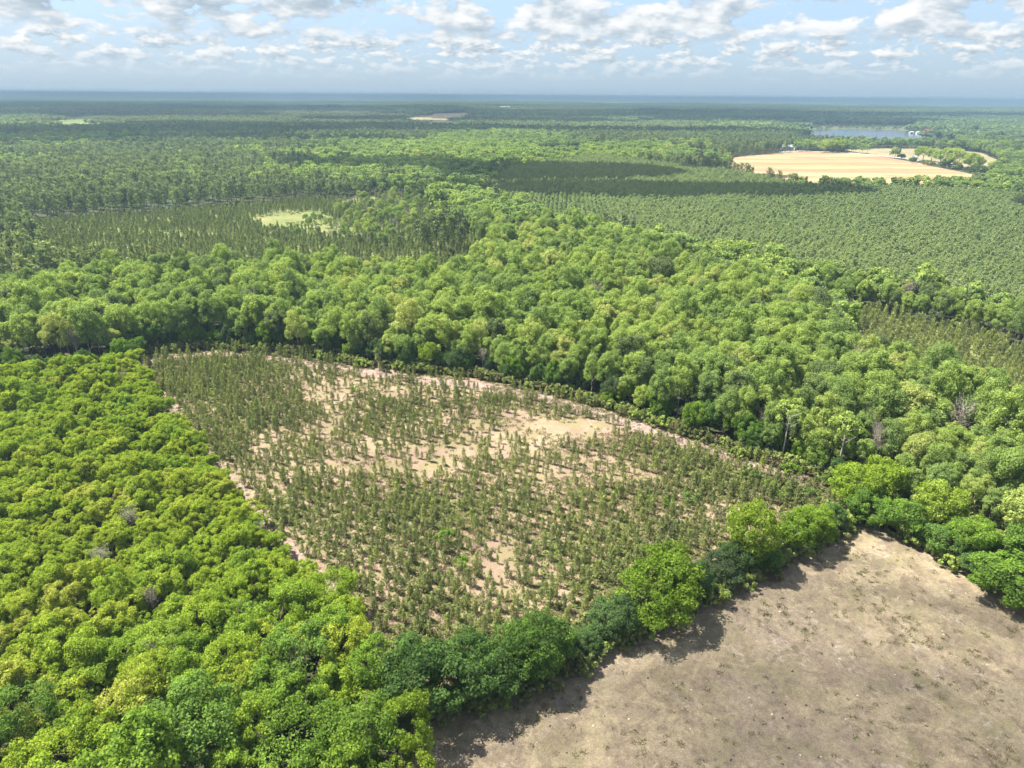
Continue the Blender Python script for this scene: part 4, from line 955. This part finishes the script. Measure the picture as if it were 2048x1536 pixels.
for k in range(26):
    t_ = k / 25; p = gp(1845 + 130 * t_, 329 + 20 * t_) + rng.normal(0, 4, 2); BRT.append(p)
scatter('roadside_brush', np.array(BRT), rng.uniform(2.2, 4.2, 26), rng.integers(0, 4, 26), rng.uniform(0, 0.6, 26), SH_C, 'brush under the trees along the farm road')

# ------------------------------------------------------------------ far woods in patches and the horizon canopy
P = jitter_grid(-6200, 6200, 1600, 7700, 88, 0.35, 20)
r_ = np.linalg.norm(P, axis=1)
P = P[in_frame(P, 12, 60) & (r_ > 1740) & (r_ < 7600)]
for k in ('lake', 'lakeside_meadow', 'far_field', 'far_meadow'):
    pg = PG[k]; c = pg.mean(0); P = P[~inside(P, c + (pg - c) * np.array([1.03, 1.02]))]
fy = np.array([gp(1848, 268), gp(1870, 267), gp(1906, 266.5), gp(1858, 272)]); P = P[np.min(np.linalg.norm(P[:, None] - fy[None], axis=2), axis=1) > 105]
u, v, zc = project(np.column_stack([P, np.zeros(len(P))]))
hole = fbm(P[:, 0], P[:, 1], 900, 121, 3)
P = P[hole < 0.735]
pn_ = fbm(P[:, 0], P[:, 1], 1100, 111, 3); n = len(P); isp = pn_ + rng.normal(0, 0.02, n) > 0.50
tn = 0.40 + (fbm(P[:, 0], P[:, 1], 700, 115, 3) - 0.5) * 1.3 + rng.normal(0, 0.08, n)
for q, col, nm, lb in ((isp, PN_C, 'far_pinewood', 'blue-grey pinewoods in the far distance'), (~isp, PB_C, 'far_hardwood', 'hazy green hardwoods in the far distance')):
    k = q.sum()
    scatter(nm, P[q], np.stack([np.full(k, 1.02), np.full(k, 1.02), rng.uniform(0.75, 1.15, k)], 1), rng.integers(0, 3, k), tn[q], col, lb, follow=True)
print('far', n)
rad = np.geomspace(7300, 45000, 230)
can = polar_sheet('distant_forest', rad, np.radians(np.linspace(-62, 62, 1150)), lambda X, Y, r: height(X, Y) + 6 + 13 * np.random.default_rng(3).uniform(0, 1, X.shape) * smooth(7300, 8200, r) * (0.35 + 0.65 * smooth(0.35, 0.6, fbm(X, Y, 900, 130, 3))), M['far_canopy'], 'stuff')
tag(can, 'unbroken hazy blue forest reaching to the horizon')

# ------------------------------------------------------------------ farm buildings
MB = {'white': plain_mat('white_siding', (0.50, 0.49, 0.47), 0.6, 0.05), 'tin': plain_mat('pale_tin_roof', (0.42, 0.43, 0.44), 0.45, 0.08), 'red': plain_mat('red_barn_paint', (0.22, 0.060, 0.045), 0.7, 0.15),
      'grey': plain_mat('grey_shingle', (0.20, 0.19, 0.18), 0.9, 0.2), 'glass': plain_mat('window_glass', (0.03, 0.04, 0.05), 0.1), 'wood': plain_mat('brown_door', (0.16, 0.10, 0.06), 0.7)}
def box(bm, x0, x1, y0, y1, z0, z1):
    vv = [bm.verts.new(c) for c in [(x0, y0, z0), (x1, y0, z0), (x1, y1, z0), (x0, y1, z0), (x0, y0, z1), (x1, y0, z1), (x1, y1, z1), (x0, y1, z1)]]
    for f in ((0, 3, 2, 1), (4, 5, 6, 7), (0, 1, 5, 4), (1, 2, 6, 5), (2, 3, 7, 6), (3, 0, 4, 7)): bm.faces.new([vv[i] for i in f])
def fin(bm, name, mat, parent):
    me = bpy.data.meshes.new(name); bm.to_mesh(me); bm.free(); me.materials.append(mat); return link(name, me, parent)
def building(name, at, rz, L, W, Hh, rise, wall, roof, label, cat, nwin, door=True, group=None):
    e = bpy.data.objects.new(name, None); C.objects.link(e); e.location = (at[0], at[1], 0.1); e.rotation_euler = (0, 0, rz); tag(e, label, cat, group)
    bm = bmesh.new(); box(bm, -L / 2, L / 2, -W / 2, W / 2, 0, Hh)
    for s in (-1, 1):   # gable ends
        a = bm.verts.new((s * L / 2, -W / 2, Hh + 0.002)); b2 = bm.verts.new((s * L / 2, W / 2, Hh + 0.002)); c = bm.verts.new((s * L / 2, 0, Hh + rise)); bm.faces.new((a, b2, c))
    fin(bm, 'wall', MB[wall], e)
    bm = bmesh.new(); o_ = 0.5; t_ = 0.18
    sl_ = rise / (W / 2)
    for s in (-1, 1):
        pr_ = [(-L / 2 - o_, s * (W / 2 + o_), Hh - o_ * sl_ + 0.05), (L / 2 + o_, s * (W / 2 + o_), Hh - o_ * sl_ + 0.05), (L / 2 + o_, 0, Hh + rise + 0.05), (-L / 2 - o_, 0, Hh + rise + 0.05)]
        lo = [bm.verts.new(p) for p in pr_]; hi = [bm.verts.new((p[0], p[1], p[2] + t_)) for p in pr_]
        bm.faces.new(lo); bm.faces.new(hi[::-1])
        for i in range(4): bm.faces.new((lo[i], lo[(i + 1) % 4], hi[(i + 1) % 4], hi[i]))
    bmesh.ops.recalc_face_normals(bm, faces=bm.faces[:]); fin(bm, 'roof', MB[roof], e)
    for i in range(nwin):
        x = -L / 2 + L * (i + 0.7) / (nwin + 0.4)
        bm = bmesh.new(); box(bm, x - 0.55, x + 0.55, -W / 2 - 0.05, -W / 2 + 0.01, Hh * 0.35, Hh * 0.78); wn = fin(bm, 'window', MB['glass'], e)
        bm = bmesh.new(); box(bm, x - 0.7, x + 0.7, -W / 2 - 0.09, -W / 2 - 0.06, Hh * 0.35 - 0.12, Hh * 0.35); fin(bm, 'sill', MB['white'], wn)
    if door:
        dw = 0.55 if cat == 'house' else W * 0.16
        bm = bmesh.new(); box(bm, -dw, dw, -W / 2 - 0.06, -W / 2 + 0.01, 0.02, min(Hh * 0.85, 2.2 if cat == 'house' else 4)); fin(bm, 'door', MB['wood'], e)
    return e
building('farmhouse', gp(1578, 299), math.radians(-6), 26, 11, 4.2, 3.4, 'white', 'tin', 'white farmhouse with pale roof beside the dark pine stand', 'house', 5)
building('farm_shed', gp(1593, 299.5), math.radians(10), 12, 8, 3.2, 1.8, 'white', 'grey', 'small white shed right of the white farmhouse', 'shed', 1)
building('red_barn', gp(1855, 267), math.radians(15), 24, 15, 6, 5, 'red', 'red', 'red barn with red roof at the right end of the lake', 'barn', 3)
building('white_barn', gp(1838, 267.5), math.radians(4), 15, 8, 3.6, 2.2, 'white', 'tin', 'long white barn left of the red barn by the lake', 'barn', 3)
building('boat_shed', gp(1822, 267), math.radians(0), 9, 7, 3.2, 1.8, 'white', 'tin', 'smaller white shed on the shore left of the long white barn', 'shed', 2)
building('white_cottage', gp(1906, 266), math.radians(0), 22, 14, 7, 4, 'white', 'tin', 'white cottage among trees right of the red barn', 'house', 2)
building('distant_house', gp(1886, 267), math.radians(0), 12, 9, 6, 3, 'white', 'grey', 'tiny white house between the red barn and the white cottage', 'house', 1)
building('roadside_hut', gp(1829, 319), math.radians(20), 6, 5, 3.4, 2.2, 'white', 'tin', 'tiny white hut under the pale roadside trees', 'hut', 1)
building('poultry_shed', gp(2014, 352), math.radians(-8), 26, 10, 3.6, 2.2, 'white', 'tin', 'white-roofed farm shed near the right edge below the field', 'shed', 4)
building('open_shed', gp(2034, 346), math.radians(5), 24, 11, 4, 2.5, 'white', 'tin', 'white-roofed shed at the right edge behind the first one', 'shed', 3)
building('distant_barn', gp(1010, 220.5), math.radians(0), 60, 26, 14, 8, 'white', 'tin', 'single white barn roof far off among dark woods near the centre', 'barn', 2)
# water tower and radio mast on the horizon
def tower(name, at, h, r_, label, cat, mast=False):
    z = float(height(at[0], at[1])); e = bpy.data.objects.new(name, None); C.objects.link(e); e.location = (at[0], at[1], z); tag(e, label, cat)
    a = Acc()
    if mast:
        for k in range(3): an = k * 2.094; a.add(*tube([(math.cos(an) * r_, math.sin(an) * r_, 0), (math.cos(an) * r_ * 0.6, math.sin(an) * r_ * 0.6, h)], [0.5, 0.35], 5))
        for i in range(14):
            zz = h * i / 14
            for k in range(3):
                a1, a2 = k * 2.094, (k + 1) * 2.094; q_ = r_ * (1 - 0.4 * zz / h); a.add(*tube([(math.cos(a1) * q_, math.sin(a1) * q_, zz), (math.cos(a2) * q_, math.sin(a2) * q_, zz + h / 14)], [0.2, 0.2], 4))
        link('lattice', a.mesh('lattice', [MB['tin']]), e)
    else:
        a.add(*tube([(0, 0, 0), (0, 0, h * 0.75)], [r_ * 0.35, r_ * 0.28], 10)); link('column', a.mesh('column', [MB['white']]), e)
        b_ = Acc(); zz = np.linspace(-1, 1, 9); b_.add(*tube([(0, 0, h * 0.85 + q_ * r_ * 0.75) for q_ in zz], [r_ * math.sqrt(max(0.02, 1 - q_ * q_)) for q_ in zz], 16)); link('tank', b_.mesh('tank', [MB['white']]), e)
tower('water_tower', gp(1580, 207), 46, 10, 'tiny white water tower on the horizon right of centre', 'water tower')
tower('radio_mast', gp(455, 207), 52, 3, 'thin radio mast on the horizon at the left', 'mast', True)

# ------------------------------------------------------------------ small things on the pasture
def tuft(a, r):
    k = 26; P = r.normal(size=(k, 3)) * np.array([0.22, 0.22, 0]) + np.array([0, 0, 0.10]); up = np.array([0, 0, 1.0]) + r.normal(size=(k, 3)) * 0.5
    V, Fq = quads_at(P, r.normal(size=(k, 3)), 0.13, 0.03, r, up); a.add(V, Fq, r.uniform(0.2, 0.8, k), 0)
M['tuft'] = leaf_mat('pasture_grass', [(0.0, (0.10, 0.085, 0.050)), (0.45, (0.17, 0.145, 0.075)), (0.75, (0.125, 0.135, 0.048)), (1.0, (0.15, 0.19, 0.05))], 0.25, 0.35)
TF_C = collection('tuft_kinds', [proto('x', tuft, [M['tuft']], 870 + s) for s in range(4)])
P = jitter_grid(0, 160, 40, 150, 0.62, 0.5, 23); P = P[inside(P, PG['pasture']) & in_frame(P, 0, 20, 20)]
rim = np.minimum(dist_line(P, PG['pasture'][1:13]), dist_line(P, PG['pasture'][12:19]))
f_ = fbm(P[:, 0], P[:, 1], 9, 141, 5); g_ = fbm(P[:, 0], P[:, 1], 2.2, 145, 3)
pr = smooth(0.50, 0.66, f_) * smooth(0.42, 0.62, g_) * 0.40 + 0.035 + 0.55 * smooth(1.6, 0.2, rim)
P_ = P[rng.uniform(size=len(P)) < pr]; n = len(P_); print('tufts', n)
scatter('pasture_tufts', P_, rng.uniform(0.5, 1.5, n), rng.integers(0, 4, n), rng.uniform(0, 1, n), TF_C, 'tufts of dry and greening grass on the pasture')
P = jitter_grid(-200, 200, 60, 330, 0.95, 0.5, 24); P = P[inside(P, PG['sand'])]
f_ = fbm(P[:, 0], P[:, 1], 11, 151, 5) + (lush(P) - 0.5) * 0.5
P_ = P[(rng.uniform(size=len(P)) < smooth(0.30, 0.60, f_) * 0.75 + 0.05)]; n = len(P_); print('weeds', n)
scatter('field_weeds', P_, rng.uniform(0.9, 2.6, n), rng.integers(0, 4, n), rng.uniform(0.2, 1, n), TF_C, 'dry grass and weeds on the sandy field')
r = np.random.default_rng(55)
def lump(name, mat, sx, sz, seed):
    rr = np.random.default_rng(seed); bm = bmesh.new(); bmesh.ops.create_icosphere(bm, subdivisions=2, radius=1)
    for v_ in bm.verts:
        k = 1 + 0.28 * math.sin(v_.co.x * 4 + seed) * math.cos(v_.co.y * 3 + seed) + rr.uniform(-0.1, 0.1); v_.co = Vector((v_.co.x * sx * k, v_.co.y * sx * 0.7 * k, max(-0.1, v_.co.z) * sz * k))
    me = bpy.data.meshes.new(name); bm.to_mesh(me); bm.free(); me.materials.append(mat); return me
stone_m = plain_mat('pale_stone', (0.46, 0.42, 0.33), 0.9, 0.1); dung_m = plain_mat('dark_dung', (0.055, 0.042, 0.030), 0.95, 0.2)
ST = [lump('stone', stone_m, 0.17, 0.10, 3), lump('stone', stone_m, 0.12, 0.07, 9)]; DG = [lump('dung', dung_m, 0.24, 0.09, 4), lump('dung', dung_m, 0.17, 0.07, 12)]
STONES = [(1560, 1224), (1623, 1224), (1690, 1165), (1734, 1136), (1795, 1197), (1884, 1263), (1887, 1270), (1931, 1187), (1789, 1350), (1691, 1439), (1715, 1392), (1382, 1380), (1350, 1331), (1353, 1371), (1380, 1458), (1498, 1396), (1544, 1430), (1672, 1295), (1679, 1319), (1974, 1330), (1258, 1439), (1600, 1511), (1642, 1515), (1888, 1235), (1900, 1182), (1133, 1438), (1187, 1453), (1975, 1500)]
for k, (u_, v_) in enumerate(STONES):
    p = gp(u_, v_); o = bpy.data.objects.new('stone', ST[k % 2]); C.objects.link(o); o.location = (p[0], p[1], 0.07); o.rotation_euler = (0, 0, k * 1.9); s = r.uniform(0.8, 1.3); o.scale = (s, s, s)
    tag(o, 'small pale stone lying on the dry pasture', 'stone', 'pale stones on the pasture')
PATS = []
while len(PATS) < 90:
    u_, v_ = r.uniform(900, 2040), r.uniform(1100, 1530); p = gp(u_, v_)
    if inside(p[None], PG['pasture'])[0]: PATS.append(p)
for k, p in enumerate(PATS):
    o = bpy.data.objects.new('dung_pat', DG[k % 2]); C.objects.link(o); o.location = (p[0], p[1], 0.065); o.rotation_euler = (0, 0, k * 1.3); s = r.uniform(0.4, 1.05); o.scale = (s * r.uniform(0.8, 1.5), s, s)
    tag(o, 'dark cow pat on the dry pasture', 'dung', 'cow pats on the pasture')

# ------------------------------------------------------------------ clouds overhead that shade the land
def cloud(name, tgt, rx, ry, alt, mat, seed, label):
    """a lumpy cumulus whose shadow falls round tgt"""
    k = alt / SUN[2]; cx, cy_ = tgt[0] + SUN[0] * k, tgt[1] + SUN[1] * k
    rr = np.random.default_rng(seed); bm = bmesh.new(); bmesh.ops.create_icosphere(bm, subdivisions=5, radius=1)
    co = np.array([v_.co[:] for v_ in bm.verts]); a_ = np.arctan2(co[:, 1], co[:, 0])
    kx = 1 + 0.75 * (fbm(co[:, 0] * 3 + seed * 7, co[:, 1] * 3 + co[:, 2] * 2, 1.6, seed, 4) - 0.5) + 0.25 * (fbm(co[:, 0] * 9 + 50, co[:, 1] * 9 + co[:, 2] * 7, 1.5, seed + 9, 3) - 0.5)
    for v_, kk, c in zip(bm.verts, kx, co):
        v_.co = Vector((c[0] * rx * kk, c[1] * ry * kk, (c[2] if c[2] > 0 else c[2] * 0.25) * min(rx, ry) * 0.55 * kk))
    me = bpy.data.meshes.new(name); bm.to_mesh(me); bm.free(); me.materials.append(mat)
    o = link(name, me); o.location = (cx, cy_, alt); return tag(o, label, kind='stuff')
mt, w = new_mat('cloud'); d = w.new('ShaderNodeBsdfDiffuse'); d.inputs[0].default_value = (0.9, 0.9, 0.9, 1); tr = w.new('ShaderNodeBsdfTranslucent'); tr.inputs[0].default_value = (0.9, 0.9, 0.9, 1)
mx = w.new('ShaderNodeMixShader'); mx.inputs[0].default_value = 0.5; w.link(d.outputs[0], mx.inputs[1]); w.link(tr.outputs[0], mx.inputs[2])
tp = w.new('ShaderNodeBsdfTransparent'); m2 = w.new('ShaderNodeMixShader'); m2.inputs[0].default_value = 0.62; w.link(tp.outputs[0], m2.inputs[1]); w.link(mx.outputs[0], m2.inputs[2]); finish(w, m2.outputs[0]); M['cloud'] = mt
mt2 = mt.copy(); mt2.name = 'thin_cloud'; [n_ for n_ in mt2.node_tree.nodes if n_.type == 'MIX_SHADER'][-1].inputs[0].default_value = 0.2
for n_ in mt2.node_tree.nodes:
    if n_.type == 'MIX_SHADER' and any(l.from_node.type == 'BSDF_TRANSPARENT' for l in n_.inputs[1].links): n_.inputs[0].default_value = 0.2
    elif n_.type == 'MIX_SHADER': n_.inputs[0].default_value = 0.5
CL = [('c', (1120, 360), 120, 85), ('c', (1330, 402), 190, 50), ('c', (760, 345), 120, 60), ('c', (150, 274), 480, 230), ('c', (560, 262), 560, 250), ('c', (1250, 232), 1100, 700), ('c', (1560, 246), 500, 260), ('c', (300, 217), 1800, 900), ('t', (1790, 1380), 40, 29), ('t', (1600, 1580), 60, 20), ('c', (1480, 352), 60, 30), ('c', (60, 300), 200, 60), ('c', (480, 292), 260, 70), ('c', (930, 246), 520, 240), ('c', (1800, 236), 700, 330), ('c', (60, 232), 800, 380), ('c', (1330, 272), 300, 110)]
for k, (ty, uv, rx, ry) in enumerate(CL):
    cloud('cloud', gp(*uv), rx, ry, 620 if k in (0, 1, 2, 8, 9, 10) else 900, M['cloud'] if ty == 'c' else mt2, 31 + k, 'white cumulus cloud drifting overhead')

# ------------------------------------------------------------------ haze
bm = bmesh.new(); box(bm, -47000, 47000, -3000, 47000, -40.0, 86.0); bmesh.ops.recalc_face_normals(bm, faces=bm.faces[:])
me = bpy.data.meshes.new('haze'); bm.to_mesh(me); bm.free(); hz = tag(link('haze', me), 'thin blue haze lying over the whole land', kind='stuff')
mt = bpy.data.materials.new('haze'); mt.use_nodes = True; w = NT(mt.node_tree); w.n.clear()
pv = w.new('ShaderNodeVolumePrincipled'); pv.inputs['Color'].default_value = (0.215, 0.330, 0.445, 1); pv.inputs['Density'].default_value = 0.00022; pv.inputs['Anisotropy'].default_value = 0.1
o_ = w.new('ShaderNodeOutputMaterial'); w.link(pv.outputs[0], o_.inputs['Volume']); me.materials.append(mt)
print('objects', len(scene.objects))
